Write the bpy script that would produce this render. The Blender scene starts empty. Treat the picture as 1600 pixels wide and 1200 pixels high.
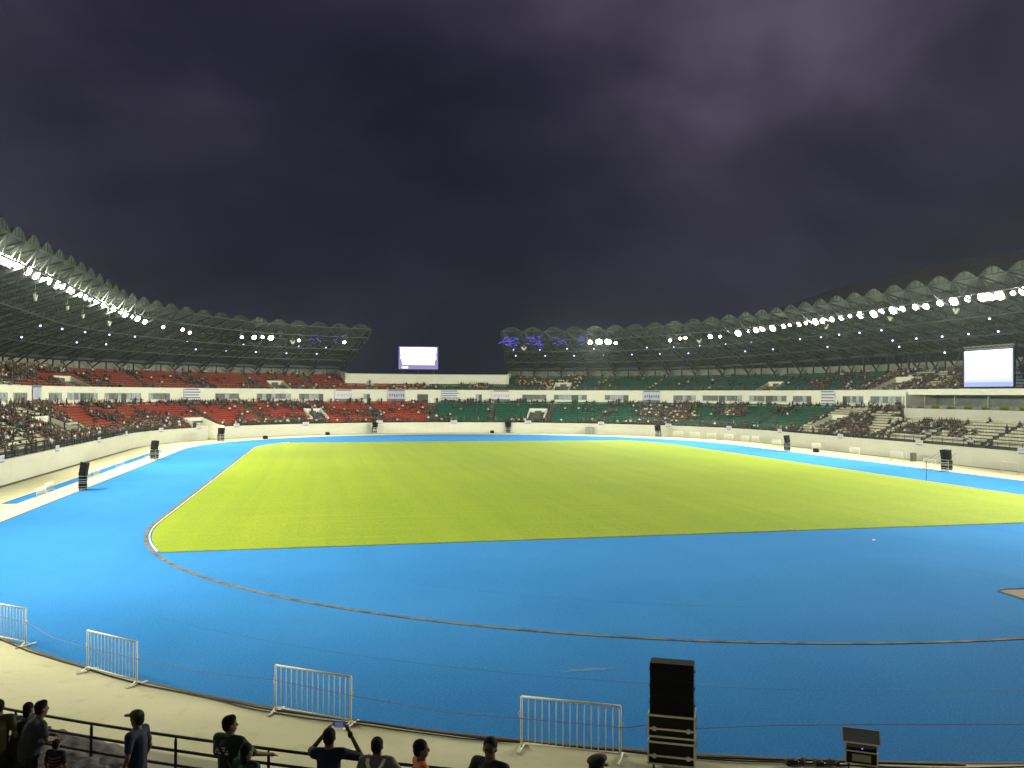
import bpy, bmesh, math, random
import numpy as np
from mathutils import Vector, Matrix

S = bpy.context.scene
COL = S.collection
random.seed(7)
rng = np.random.default_rng(11)
PI = math.pi
HL = 42.195            # half of the straight

# ------------------------------------------------------------------ camera
yaw, pitch, roll = .2075, -.0115, .0042
Dv = Vector((math.sin(yaw), math.cos(yaw), 0)); Xv = Vector((math.cos(yaw), -math.sin(yaw), 0)); Zv = Vector((0, 0, 1))
Fv = math.cos(pitch)*Dv - math.sin(pitch)*Zv
Uv = math.sin(pitch)*Dv + math.cos(pitch)*Zv
Rv = math.cos(roll)*Xv + math.sin(roll)*Uv
Uv = -math.sin(roll)*Xv + math.cos(roll)*Uv
CAM = Vector((-25.32, -107.21, 8.94))
cam = bpy.data.cameras.new('camera'); cam_o = bpy.data.objects.new('camera', cam); COL.objects.link(cam_o)
cam.sensor_width = 36; cam.lens = 1394.07/1600*36; cam.clip_start = .1; cam.clip_end = 6000
M = Matrix((Rv, Uv, -Fv)).transposed().to_4x4(); M.translation = CAM
cam_o.matrix_world = M
S.camera = cam_o

# ------------------------------------------------------------------ night sky
W = bpy.data.worlds.new('World'); S.world = W; W.use_nodes = True
nt = W.node_tree; nt.nodes.clear()
def nd(t, **k):
    n = nt.nodes.new(t)
    for a, b in k.items(): setattr(n, a, b)
    return n
out = nd('ShaderNodeOutputWorld'); bg = nd('ShaderNodeBackground'); tc = nd('ShaderNodeTexCoord')
mp = nd('ShaderNodeMapping'); mp.inputs['Scale'].default_value = (1, 1, 1.5); mp.inputs['Location'].default_value = (1.35, .4, .6)
n1 = nd('ShaderNodeTexNoise'); n1.inputs['Scale'].default_value = 1.9; n1.inputs['Detail'].default_value = 6; n1.inputs['Roughness'].default_value = .52; n1.inputs['Distortion'].default_value = .35
n2 = nd('ShaderNodeTexNoise'); n2.inputs['Scale'].default_value = 5.0; n2.inputs['Detail'].default_value = 5; n2.inputs['Roughness'].default_value = .5
mx = nd('ShaderNodeMath', operation='MULTIPLY_ADD'); mx.inputs[1].default_value = .28
sep = nd('ShaderNodeSeparateXYZ')
gr = nd('ShaderNodeMath', operation='MULTIPLY_ADD'); gr.inputs[1].default_value = .42; gr.inputs[2].default_value = -.17
ad = nd('ShaderNodeMath', operation='ADD')
ramp = nd('ShaderNodeValToRGB')
el = ramp.color_ramp.elements
el[0].position = .44; el[0].color = (.0075, .008, .021, 1)
el[1].position = .98; el[1].color = (.10, .085, .135, 1)
e = el.new(.60); e.color = (.0175, .0155, .034, 1)
e = el.new(.74); e.color = (.033, .028, .053, 1)
L = nt.links.new
L(tc.outputs['Generated'], mp.inputs[0]); L(mp.outputs[0], n1.inputs['Vector']); L(mp.outputs[0], n2.inputs['Vector'])
L(n2.outputs[0], mx.inputs[0]); L(n1.outputs[0], mx.inputs[2])
L(tc.outputs['Generated'], sep.inputs[0]); L(sep.outputs[2], gr.inputs[0])
bank = (Fv + Rv*((1075-800)/1394.07) + Uv*((600-20)/1394.07)).normalized()
vd = nd('ShaderNodeVectorMath', operation='DISTANCE'); vd.inputs[1].default_value = bank
br = nd('ShaderNodeMapRange'); br.interpolation_type = 'SMOOTHSTEP'
br.inputs[1].default_value = .52; br.inputs[2].default_value = .0; br.inputs[3].default_value = 0; br.inputs[4].default_value = .15
a2 = nd('ShaderNodeMath', operation='ADD')
L(tc.outputs['Generated'], vd.inputs[0]); L(vd.outputs['Value'], br.inputs[0])
L(mx.outputs[0], ad.inputs[0]); L(gr.outputs[0], ad.inputs[1]); L(ad.outputs[0], a2.inputs[0]); L(br.outputs[0], a2.inputs[1]); L(a2.outputs[0], ramp.inputs[0])
L(ramp.outputs[0], bg.inputs[0]); L(bg.outputs[0], out.inputs[0])
bg.inputs[1].default_value = 1.0

S.view_settings.view_transform = 'Standard'; S.view_settings.look = 'None'
S.view_settings.exposure = 0; S.view_settings.gamma = 1
S.cycles.use_denoising = True
S.cycles.max_bounces = 5; S.cycles.diffuse_bounces = 2; S.cycles.glossy_bounces = 2
S.cycles.transmission_bounces = 3; S.cycles.transparent_max_bounces = 6; S.cycles.volume_bounces = 0
S.cycles.sample_clamp_indirect = 2.0; S.cycles.caustics_reflective = False; S.cycles.caustics_refractive = False
LAMP_POWER = 17800.0
LAMP_COL = (1.0, .98, .78)

# ------------------------------------------------------------------ helpers
def stad(t, r, z=0.0):
    """Point of the bowl: t = degrees round the far curve (0 = far apex), metres down the straights past 90."""
    a = abs(t); s = 1 if t >= 0 else -1
    if a <= 90:
        p = math.radians(a); return Vector((s*r*math.sin(p), HL + r*math.cos(p), z))
    a -= 90
    if a <= 2*HL: return Vector((s*r, HL - a, z))
    p = math.radians(90 - (a - 2*HL))
    return Vector((s*r*math.sin(p), -HL - r*math.cos(p), z))
def outward(t):
    a = abs(t); s = 1 if t >= 0 else -1
    if a <= 90: p = math.radians(a); return Vector((s*math.sin(p), math.cos(p), 0))
    a -= 90
    if a <= 2*HL: return Vector((s, 0, 0))
    p = math.radians(90 - (a - 2*HL)); return Vector((s*math.sin(p), -math.cos(p), 0))
def along(t):
    n = outward(t); return Vector((n.y, -n.x, 0))
def rot_out(t):
    """z rotation turning local +Y to the outward normal"""
    n = outward(t); return math.atan2(-n.x, n.y)
BR = (-90-2*HL, -90, 90, 90+2*HL)
def ts(t0, t1, st=2.5, straight=None):
    pts = [t0]
    marks = [b for b in BR if t0 < b < t1] + [t1]
    cur = t0
    for m in marks:
        mid = (cur+m)/2; a = abs(mid)
        curved = a < 90 or a > 90+2*HL
        n = max(1, math.ceil((m-cur)/st)) if curved else (max(1, math.ceil((m-cur)/straight)) if straight else 1)
        pts += [cur + (m-cur)*(i+1)/n for i in range(n)]
        cur = m
    return pts

def new_mesh(name, V, F, mats, mi=None, smooth=False):
    me = bpy.data.meshes.new(name)
    me.from_pydata([tuple(v) for v in V], [], F)
    for m in (mats if isinstance(mats, (list, tuple)) else [mats]): me.materials.append(m)
    if mi is not None: me.polygons.foreach_set('material_index', mi)
    if smooth: me.polygons.foreach_set('use_smooth', [True]*len(F))
    me.update()
    return me
def link(name, me, parent=None, loc=None, rz=None, label=None, cat=None, group=None, kind=None):
    o = bpy.data.objects.new(name, me); COL.objects.link(o)
    if parent is not None: o.parent = parent
    if loc is not None: o.location = loc
    if rz is not None: o.rotation_euler = (0, 0, rz)
    if label: o['label'] = label
    if cat: o['category'] = cat
    if group: o['group'] = group
    if kind: o['kind'] = kind
    return o
def thing(name, label, cat, loc=(0, 0, 0), rz=0, group=None):
    return link(name, None, None, loc, rz, label, cat, group)

class MB:
    def __init__(s): s.V = []; s.F = []; s.MI = []
    def add(s, V, F, mi=0):
        b = len(s.V); s.V += [Vector(v) for v in V]; s.F += [tuple(i+b for i in f) for f in F]; s.MI += [mi]*len(F)
    def box(s, c, d, rz=0, mi=0, mat=None):
        x, y, z = d[0]/2, d[1]/2, d[2]/2
        vs = [Vector((a*x, b*y, e*z)) for e in (-1, 1) for b in (-1, 1) for a in (-1, 1)]
        R = mat if mat is not None else Matrix.Rotation(rz, 3, 'Z')
        c = Vector(c)
        s.add([R @ v + c for v in vs], [(0, 2, 3, 1), (4, 5, 7, 6), (0, 1, 5, 4), (2, 6, 7, 3), (0, 4, 6, 2), (1, 3, 7, 5)], mi)
    def beam(s, a, b, w, h=None, mi=0, up=(0, 0, 1)):
        a = Vector(a); b = Vector(b); h = h or w
        d = (b-a); n = d.length
        if n < 1e-6: return
        d /= n; u = Vector(up)
        if abs(d.dot(u)) > .98: u = Vector((1, 0, 0))
        x = d.cross(u).normalized(); y = x.cross(d)
        vs = []
        for p in (a, b):
            for (i, j) in ((-1, -1), (1, -1), (1, 1), (-1, 1)): vs.append(p + x*i*w/2 + y*j*h/2)
        s.add(vs, [(0, 1, 2, 3), (7, 6, 5, 4), (0, 4, 5, 1), (1, 5, 6, 2), (2, 6, 7, 3), (3, 7, 4, 0)], mi)
    def tube(s, pts, r, n=6, mi=0):
        pts = [Vector(p) for p in pts]; vs = []
        for i, p in enumerate(pts):
            d = (pts[min(i+1, len(pts)-1)] - pts[max(i-1, 0)]).normalized()
            u = Vector((0, 0, 1)) if abs(d.z) < .9 else Vector((1, 0, 0))
            x = d.cross(u).normalized(); y = x.cross(d)
            vs += [p + (x*math.cos(2*PI*k/n) + y*math.sin(2*PI*k/n))*r for k in range(n)]
        F = [(i*n+k, i*n+(k+1) % n, (i+1)*n+(k+1) % n, (i+1)*n+k) for i in range(len(pts)-1) for k in range(n)]
        F += [tuple(range(n-1, -1, -1)), tuple((len(pts)-1)*n+k for k in range(n))]
        s.add(vs, F, mi)
    def sweep(s, prof, tt, close=False, mi=0, caps=True):
        """prof: list of (r,z) or function of t"""
        P0 = prof(tt[0]) if callable(prof) else prof
        n = len(P0); vs = []
        for t in tt:
            P = prof(t) if callable(prof) else prof
            vs += [stad(t, r, z) for r, z in P]
        m = n if close else n-1
        F = [(i*n+k, i*n+(k+1) % n, (i+1)*n+(k+1) % n, (i+1)*n+k) for i in range(len(tt)-1) for k in range(m)]
        if caps and close: F += [tuple(range(n-1, -1, -1)), tuple((len(tt)-1)*n+k for k in range(n))]
        s.add(vs, F, mi)
    def ell(s, c, d, mat=None, seg=10, ring=7, mi=0):
        vs = [Vector((0, 0, -1))]
        for i in range(1, ring):
            a = -PI/2 + PI*i/ring
            vs += [Vector((math.cos(a)*math.cos(2*PI*k/seg), math.cos(a)*math.sin(2*PI*k/seg), math.sin(a))) for k in range(seg)]
        vs.append(Vector((0, 0, 1)))
        F = [(0, 1+(k+1) % seg, 1+k) for k in range(seg)]
        for i in range(ring-2):
            F += [(1+i*seg+k, 1+i*seg+(k+1) % seg, 1+(i+1)*seg+(k+1) % seg, 1+(i+1)*seg+k) for k in range(seg)]
        b = 1+(ring-2)*seg; F += [(b+k, b+(k+1) % seg, len(vs)-1) for k in range(seg)]
        R = mat if mat is not None else Matrix.Identity(3); c = Vector(c)
        s.add([R @ Vector((v.x*d[0], v.y*d[1], v.z*d[2])) + c for v in vs], F, mi)
    def capsule(s, a, b, ra, rb, n=10, mi=0, flat=1.0):
        a = Vector(a); b = Vector(b); d = (b-a).normalized()
        u = Vector((0, 1, 0)) if abs(d.y) < .9 else Vector((1, 0, 0))
        x = d.cross(u).normalized(); y = x.cross(d)
        rings = [(a - d*ra*.95, ra*.3), (a - d*ra*.6, ra*.8), (a, ra), (b, rb), (b + d*rb*.6, rb*.8), (b + d*rb*.95, rb*.3)]
        vs = []
        for p, r in rings: vs += [p + (x*math.cos(2*PI*k/n) + y*math.sin(2*PI*k/n)*flat)*r for k in range(n)]
        F = [(i*n+k, i*n+(k+1) % n, (i+1)*n+(k+1) % n, (i+1)*n+k) for i in range(5) for k in range(n)]
        F += [tuple(range(n-1, -1, -1)), tuple(5*n+k for k in range(n))]
        s.add(vs, F, mi)
    def mesh(s, name, mats, smooth=False): return new_mesh(name, s.V, s.F, mats, s.MI, smooth)
    def build(s, name, mats, parent=None, smooth=False, **k): return link(name, s.mesh(name, mats, smooth), parent, **k)

# ------------------------------------------------------------------ materials
def mat(name, col, rough=.7, metal=0, spec=.4, var=None, scale=2.0, detail=5, bump=0, bscale=None, emit=None, es=0, col3=None):
    m = bpy.data.materials.new(name); m.use_nodes = True
    n = m.node_tree; b = n.nodes['Principled BSDF']
    b.inputs['Base Color'].default_value = (*col, 1); b.inputs['Roughness'].default_value = rough
    b.inputs['Metallic'].default_value = metal; b.inputs['Specular IOR Level'].default_value = spec
    geo = n.nodes.new('ShaderNodeNewGeometry')
    if var is not None:
        t = n.nodes.new('ShaderNodeTexNoise'); t.inputs['Scale'].default_value = scale; t.inputs['Detail'].default_value = detail
        t.inputs['Roughness'].default_value = .65
        r = n.nodes.new('ShaderNodeValToRGB'); r.color_ramp.elements[0].position = .32; r.color_ramp.elements[1].position = .68
        r.color_ramp.elements[0].color = (*col, 1); r.color_ramp.elements[1].color = (*var, 1)
        if col3: q = r.color_ramp.elements.new(.5); q.color = (*col3, 1)
        n.links.new(geo.outputs['Position'], t.inputs['Vector']); n.links.new(t.outputs[0], r.inputs[0])
        n.links.new(r.outputs[0], b.inputs['Base Color'])
    if bump:
        t2 = n.nodes.new('ShaderNodeTexNoise'); t2.inputs['Scale'].default_value = bscale or scale*6; t2.inputs['Detail'].default_value = 4
        bp = n.nodes.new('ShaderNodeBump'); bp.inputs['Strength'].default_value = bump; bp.inputs['Distance'].default_value = .05
        n.links.new(geo.outputs['Position'], t2.inputs['Vector']); n.links.new(t2.outputs[0], bp.inputs['Height']); n.links.new(bp.outputs[0], b.inputs['Normal'])
    if emit:
        b.inputs['Emission Color'].default_value = (*emit, 1); b.inputs['Emission Strength'].default_value = es
    return m
def layered(name, base, layers, rough=.8, bump=0, bscale=20, spec=.3):
    """base colour mixed with several noise layers: (scale vec, detail, lo, hi, colour, amount)"""
    m = bpy.data.materials.new(name); m.use_nodes = True
    n = m.node_tree; b = n.nodes['Principled BSDF']; b.inputs['Roughness'].default_value = rough; b.inputs['Specular IOR Level'].default_value = spec
    geo = n.nodes.new('ShaderNodeNewGeometry'); prev = None
    for sc, det, lo, hi, colr, amt in layers:
        mpn = n.nodes.new('ShaderNodeMapping'); mpn.inputs['Scale'].default_value = sc
        t = n.nodes.new('ShaderNodeTexNoise'); t.inputs['Scale'].default_value = 1; t.inputs['Detail'].default_value = det; t.inputs['Roughness'].default_value = .6
        mr = n.nodes.new('ShaderNodeMapRange'); mr.inputs[1].default_value = lo; mr.inputs[2].default_value = hi; mr.inputs[4].default_value = amt
        mixn = n.nodes.new('ShaderNodeMix'); mixn.data_type = 'RGBA'
        n.links.new(geo.outputs['Position'], mpn.inputs[0]); n.links.new(mpn.outputs[0], t.inputs['Vector']); n.links.new(t.outputs[0], mr.inputs[0])
        n.links.new(mr.outputs[0], mixn.inputs[0])
        if prev is None: mixn.inputs[6].default_value = (*base, 1)
        else: n.links.new(prev, mixn.inputs[6])
        mixn.inputs[7].default_value = (*colr, 1); prev = mixn.outputs[2]
    n.links.new(prev, b.inputs['Base Color'])
    if bump:
        t2 = n.nodes.new('ShaderNodeTexNoise'); t2.inputs['Scale'].default_value = bscale; t2.inputs['Detail'].default_value = 3
        bp = n.nodes.new('ShaderNodeBump'); bp.inputs['Strength'].default_value = bump; bp.inputs['Distance'].default_value = .03
        n.links.new(geo.outputs['Position'], t2.inputs['Vector']); n.links.new(t2.outputs[0], bp.inputs['Height']); n.links.new(bp.outputs[0], b.inputs['Normal'])
    return m
def glow(name, col, s, sample=False):
    m = bpy.data.materials.new(name); m.use_nodes = True
    b = m.node_tree.nodes['Principled BSDF']; b.inputs['Base Color'].default_value = (.02, .02, .02, 1)
    b.inputs['Emission Color'].default_value = (*col, 1); b.inputs['Emission Strength'].default_value = s
    if not sample: m.cycles.emission_sampling = 'NONE'
    return m

BLUE = layered('blue_track_rubber', (.020, .133, .350), [
    ((.09, .09, 1), 4, .35, .65, (.032, .168, .415), .8), ((14, 14, 14), 2, .4, .7, (.045, .24, .54), .6),
    ((22, 22, 22), 2, .45, .75, (.008, .085, .25), .8), ((.5, .05, 1), 3, .55, .75, (.016, .13, .30), .35)], rough=1.0, bump=.25, bscale=90, spec=.04)
GRASS = layered('pitch_grass', (.172, .232, .007), [
    ((.035, .05, 1), 4, .4, .62, (.200, .252, .009), .9), ((.55, .012, 1), 2, .44, .58, (.145, .20, .006), .45),
    ((.06, 1.1, 1), 3, .52, .72, (.26, .28, .02), .45), ((5, 5, 5), 4, .40, .66, (.085, .14, .006), .6),
    ((.25, .7, 1), 5, .62, .78, (.26, .22, .02), .35)], rough=.9, bump=.5, bscale=30, spec=.15)
CONC = layered('apron_concrete', (.42, .405, .245), [
    ((.25, .25, .25), 5, .4, .65, (.47, .45, .30), .9), ((1.6, 1.6, 1.6), 5, .56, .72, (.27, .26, .18), .45),
    ((30, 30, 30), 3, .45, .7, (.30, .29, .2), .35)], rough=.9, bump=.2, bscale=35)
PALE = layered('pale_runup_strip', (.46, .45, .33), [((.5, .3, .5), 5, .45, .65, (.41, .40, .29), .7), ((8, 8, 8), 3, .5, .7, (.43, .41, .31), .5)], rough=.85)
WALLM = layered('podium_paint', (.50, .50, .42), [((.2, .2, .6), 5, .45, .65, (.45, .45, .37), .8), ((3, 3, .35), 4, .55, .75, (.40, .39, .31), .5), ((.12, .12, 3.0), 3, .6, .72, (.42, .42, .35), .4)], rough=.8)
WHITE = layered('white_paint', (.74, .73, .60), [((.3, .3, .8), 5, .45, .7, (.66, .65, .52), .7), ((4, 4, .5), 4, .58, .78, (.55, .53, .42), .4)], rough=.75)
REARW = mat('rear_wall_roof_shade', (.27, .285, .235), .85, var=(.20, .215, .18), scale=.35)  # white wall darkened in its colour for the shade under the roof
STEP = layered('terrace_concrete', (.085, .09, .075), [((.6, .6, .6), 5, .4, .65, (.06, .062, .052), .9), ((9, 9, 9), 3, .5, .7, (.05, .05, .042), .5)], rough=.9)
AISLE = mat('aisle_concrete', (.095, .10, .085), .9, var=(.06, .068, .055), scale=1.5)
DARKC = mat('dark_drain', (.10, .10, .075), .9, var=(.15, .145, .10), scale=1.2)
GROUND = mat('night_ground', (.03, .035, .03), .95, var=(.05, .05, .045), scale=.05)
S_RED = mat('red_seat_plastic', (.46, .060, .030), .5, var=(.38, .045, .024), scale=.8)
S_GRN = mat('green_seat_plastic', (.018, .14, .085), .5, var=(.013, .11, .068), scale=.8)
S_WHT = mat('white_seat_plastic', (.66, .64, .47), .5, var=(.56, .54, .40), scale=.8)
S_YEL = mat('yellow_seat_plastic', (.30, .30, .05), .5)
STEEL = mat('painted_steel', (.030, .036, .031), .6, metal=.0, var=(.02, .025, .021), scale=.7)
STEEL2 = mat('galvanised_steel', (.30, .31, .27), .45, metal=.5, var=(.22, .23, .2), scale=2)
VAULT = mat('vault_sheet', (.115, .13, .115), .6, var=(.065, .08, .07), scale=.55, bump=.2, bscale=3)
DSTEEL = mat('rail_steel', (.020, .021, .018), .5, metal=.3, var=(.03, .03, .025), scale=6)
WSTEEL = mat('white_rail_paint', (.72, .71, .62), .5, var=(.60, .58, .48), scale=5)
GLASS = mat('window_glass', (.10, .12, .10), .08, spec=.7, var=(.22, .24, .24), scale=1.3)
GLASSL = mat('lit_window_glass', (.16, .19, .18), .1, spec=.6, var=(.42, .45, .47), scale=1.7, emit=(.5, .6, .65), es=.10)
LOUNGE = mat('lounge_wall', (.13, .18, .17), .25, var=(.10, .13, .12), scale=.6)
PIER = mat('grey_pier', (.42, .44, .38), .8)
DOOR = mat('door_paint_and_shade', (.07, .08, .06), .6)  # real doors and trim, also the painted shade in vomitory mouths
BLK = mat('black_cabinet', (.005, .005, .006), .7, spec=.12, var=(.009, .009, .010), scale=5)
GRILL = mat('speaker_grille', (.005, .005, .006), .9, spec=.08, bump=.6, bscale=160)
ALU = mat('aluminium_edge', (.45, .45, .38), .35, metal=.8)
RUB = mat('black_rubber', (.012, .012, .012), .7)
KERB = layered('kerb_channel', (.12, .105, .08), [((1.3, 1.3, 1), 4, .45, .6, (.045, .04, .035), .9), ((.4, .4, 1), 3, .6, .7, (.20, .185, .14), .7)], rough=.9)
LINE = mat('white_line', (.50, .49, .36), .8, var=(.5, .49, .38), scale=3)
SAND = mat('brown_sand', (.18, .135, .085), .95, var=(.12, .09, .06), scale=1.4, bump=.5, bscale=9)
DOME = mat('dome_cladding', (.22, .20, .15), .7, var=(.17, .155, .12), scale=.05)
LENS = glow('lamp_lens', (1.0, .98, .80), 38)
COOL = glow('cool_lamp', (.50, .45, 1.0), 6)
VIO = glow('violet_led', (.13, .07, .95), 1.7)
HOUS = mat('lamp_housing', (.12, .12, .11), .5, metal=.5)
LILAC = mat('banner_vinyl', (.50, .50, .58), .6, var=(.44, .44, .52), scale=1.2)
BWHITE = mat('banner_white', (.66, .66, .68), .6)
BDARK = mat('banner_grey', (.14, .15, .17), .6)
BRED = mat('banner_red', (.38, .05, .03), .6)
BBLUE = mat('banner_blue', (.13, .15, .24), .6)
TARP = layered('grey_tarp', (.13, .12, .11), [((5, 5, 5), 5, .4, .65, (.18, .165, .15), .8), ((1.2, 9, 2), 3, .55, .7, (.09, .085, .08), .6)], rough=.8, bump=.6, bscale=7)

# ------------------------------------------------------------------ instancer for stuff
def instanced(name, tmpl, pos, rz, sc, mats, mmap=None, parent=None, **k):
    """tmpl = (V (n,3), faces, face material slots); mmap (N, slots) -> material index"""
    V, F, FM = tmpl; V = np.array(V, float); N = len(pos); n = len(V)
    pos = np.array(pos, float); rz = np.array(rz, float); sc = np.array(sc, float)
    if sc.ndim == 1: sc = np.repeat(sc[:, None], 3, 1)
    c, s = np.cos(rz), np.sin(rz)
    X = V[None, :, 0]*sc[:, 0:1]; Y = V[None, :, 1]*sc[:, 1:2]; Z = V[None, :, 2]*sc[:, 2:3]
    P = np.stack([X*c[:, None]-Y*s[:, None], X*s[:, None]+Y*c[:, None], Z], 2) + pos[:, None, :]
    lens = np.array([len(f) for f in F]); loops = np.concatenate([np.array(f) for f in F])
    me = bpy.data.meshes.new(name)
    me.vertices.add(N*n); me.vertices.foreach_set('co', P.astype(np.float32).ravel())
    me.loops.add(N*len(loops)); me.loops.foreach_set('vertex_index', (loops[None]+(np.arange(N)*n)[:, None]).astype(np.int32).ravel())
    ll = np.tile(lens, N); st = np.concatenate([[0], np.cumsum(ll)[:-1]])
    me.polygons.add(len(ll)); me.polygons.foreach_set('loop_start', st.astype(np.int32)); me.polygons.foreach_set('loop_total', ll.astype(np.int32))
    for m in mats: me.materials.append(m)
    FM = np.array(FM)
    mi = np.tile(FM, (N, 1)) if mmap is None else np.asarray(mmap)[:, FM]
    me.polygons.foreach_set('material_index', mi.astype(np.int32).ravel())
    me.update(calc_edges=True); me.validate()
    return link(name, me, parent, **k)

def seat_template():
    prof = [(-.20, .30), (-.20, .34), (.16, .34), (.21, .585), (.26, .585), (.21, .30)]
    w = .235; V = [(-w, y, z) for y, z in prof] + [(w, y, z) for y, z in prof]
    n = 6; F = [(i, (i+1) % n, n+(i+1) % n, n+i) for i in range(n)] + [tuple(range(n-1, -1, -1)), tuple(range(n, 2*n))]
    return V, F, [0]*len(F)
SEAT = seat_template()

def person_template(standing=False, arms_up=False):
    """low figure facing -Y; slots 0 shirt 1 skin 2 hair 3 trousers"""
    b = MB(); h = .50 if not standing else .92
    def frus(c0, d0, c1, d1, mi):
        vs = [(c0[0]+a*d0[0], c0[1]+e*d0[1], c0[2]) for a, e in ((-1, -1), (1, -1), (1, 1), (-1, 1))] + [(c1[0]+a*d1[0], c1[1]+e*d1[1], c1[2]) for a, e in ((-1, -1), (1, -1), (1, 1), (-1, 1))]
        b.add(vs, [(3, 2, 1, 0), (4, 5, 6, 7), (0, 1, 5, 4), (1, 2, 6, 5), (2, 3, 7, 6), (3, 0, 4, 7)], mi)
    frus((0, .02, h-.05), (.15, .11), (0, .0, h+.34), (.20, .11), 0)
    frus((0, .0, h+.34), (.20, .11), (0, 0, h+.50), (.07, .06), 0)
    b.ell((0, -.02, h+.62), (.078, .095, .115), seg=6, ring=5, mi=1)
    b.ell((0, .015, h+.66), (.09, .095, .10), seg=6, ring=5, mi=2)
    if standing:
        for s in (-1, 1): frus((s*.09, 0, 0), (.06, .08), (s*.09, 0, h), (.085, .1), 3)
    else:
        for s in (-1, 1):
            frus((s*.10, -.46, .05), (.055, .06), (s*.10, -.42, .47), (.07, .08), 3)
            b.beam((s*.10, .05, h), (s*.10, -.46, h-.02), .15, .14, 3)
    for s in (-1, 1):
        if arms_up:
            b.beam((s*.23, 0, h+.40), (s*.26, -.18, h+.36), .09, mi=0); b.beam((s*.26, -.18, h+.36), (s*.08, -.24, h+.62), .07, mi=1)
        else:
            b.beam((s*.23, 0, h+.42), (s*.26, -.06, h+.14), .09, mi=0); b.beam((s*.26, -.06, h+.14), (s*.12, -.30, h+.10), .07, mi=1)
    return [tuple(v) for v in b.V], b.F, b.MI
PT = [person_template(), person_template(arms_up=True), person_template(standing=True)]
SKIN = mat('crowd_skin', (.24, .13, .08), .6)
HAIRM = mat('crowd_hair', (.012, .011, .010), .6)
TROU = mat('crowd_trousers', (.035, .04, .05), .8)
SHIRTS = [('black', (.018, .018, .018)), ('dark green', (.03, .055, .03)), ('brown', (.07, .045, .03)), ('navy blue', (.025, .035, .075)), ('grey', (.14, .14, .14)),
          ('white', (.60, .60, .55)), ('yellow', (.45, .38, .05)), ('red', (.30, .035, .03)), ('pink', (.38, .20, .20)), ('olive', (.10, .10, .035))]
SHM = [mat('shirt_'+n.replace(' ', '_'), c, .8) for n, c in SHIRTS]
CM = [SHM[0], SKIN, HAIRM, TROU] + SHM[1:]
SHW = np.array([.29, .16, .15, .12, .10, .11, .022, .028, .02, .04]); SHW /= SHW.sum()
def shirt_slot(k): return 0 if k == 0 else 3+k

# ------------------------------------------------------------------ ground, track, pitch
def loop_pts(r, st=2.0):
    tt = ts(-90-2*HL-90, 90+2*HL+90, st)
    return [stad(t, r) for t in tt][:-1]
def sheet(name, r, z, m, **k):
    p = loop_pts(r); b = MB(); b.add([(v.x, v.y, z) for v in p], [tuple(range(len(p)-1, -1, -1))]); b.F = [tuple(reversed(b.F[0]))]
    V = b.V
    # triangulate as fan about centre for clean shading
    F = [(i, (i+1) % len(p), len(p)) for i in range(len(p))]
    V = V + [Vector((0, 0, z))]
    return link(name, new_mesh(name, V, F, m), None, **k)
b = MB(); n = 64
b.add([(720*math.cos(2*PI*i/n), 720*math.sin(2*PI*i/n), -.03) for i in range(n)], [tuple(range(n))])
b.build('ground', GROUND, kind='structure')
sheet('concrete_apron', 58, -.004, CONC, kind='structure')
sheet('running_track', 46.95, .004, BLUE, kind='structure')
# outer edge joint of the track: thin brown line
b = MB(); tt = ts(-264.39, 264.39, 2)
b.sweep([(46.95, 0), (46.95, .012), (47.05, .012), (47.05, 0)], tt); b.build('track_edge_strip', mat('edge_sealant', (.10, .08, .055), .9), kind='structure')
# kerb channel round the infield
b = MB(); b.sweep([(36.5, .004), (36.5, .03), (36.71, .03), (36.71, .004)], tt, mi=0); b.build('track_kerb', KERB, kind='structure')
# grass: infield shape cut at the two goal lines
def grass_outline(r):
    out_ = []
    yn = lambda x: -53.45 + .024*x
    yf = lambda x: 59.6 - .0*x
    for p in loop_pts(r, 1.0):
        y = min(max(p.y, yn(p.x)), yf(p.x)); out_.append((p.x, y))
    return out_
gp = grass_outline(36.25); b = MB(); nn = len(gp)
b.add([(x, y, .035) for x, y in gp]+[(0, 0, .035)], [(i, (i+1) % nn, nn) for i in range(nn)])
b.add([(x, y, .035) for x, y in gp]+[(x, y, .0) for x, y in gp], [(i, nn+i, nn+(i+1) % nn, (i+1) % nn) for i in range(nn)])
b.build('grass_pitch', GRASS, kind='structure')
# frayed grass edge along the near goal line
b = MB()
for i in range(2600):
    x = random.uniform(-34.3, 35.5); y = -53.45+.024*x + random.uniform(-.10, .10); a = random.uniform(0, PI); h = random.uniform(.03, .09)
    dx, dy = math.cos(a)*.03, math.sin(a)*.03
    b.add([(x-dx, y-dy, .0), (x+dx, y+dy, .0), (x+random.uniform(-.03, .03), y+random.uniform(-.05, .05), h)], [(0, 1, 2)])
b.build('grass', mat('edge_grass', (.20, .17, .03), .9, var=(.12, .15, .02), scale=.7), kind='stuff')
# white line inside the kerb where it borders the grass
b = MB()
for s in (-1, 1):
    for t0, t1 in ((60, 90+2*HL+19),):
        b.sweep([(36.34, .0), (36.34, .06), (36.41, .06), (36.41, .0)], ts(*( (t0, t1) if s > 0 else (-t1, -t0) ), 1.5))
b.build('white_boundary_line', LINE, kind='structure')
# seams of the rubber
b = MB()
for r, t0, t1 in ((41.7, -264, -215), (31.0, -250, -222)):
    b.sweep([(r, .0045), (r, .008), (r+.035, .008), (r+.035, .0045)], ts(t0, t1, 1.5))
b.build('rubber_seams', mat('rubber_seam', (.015, .10, .22), .8), kind='structure')
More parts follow.
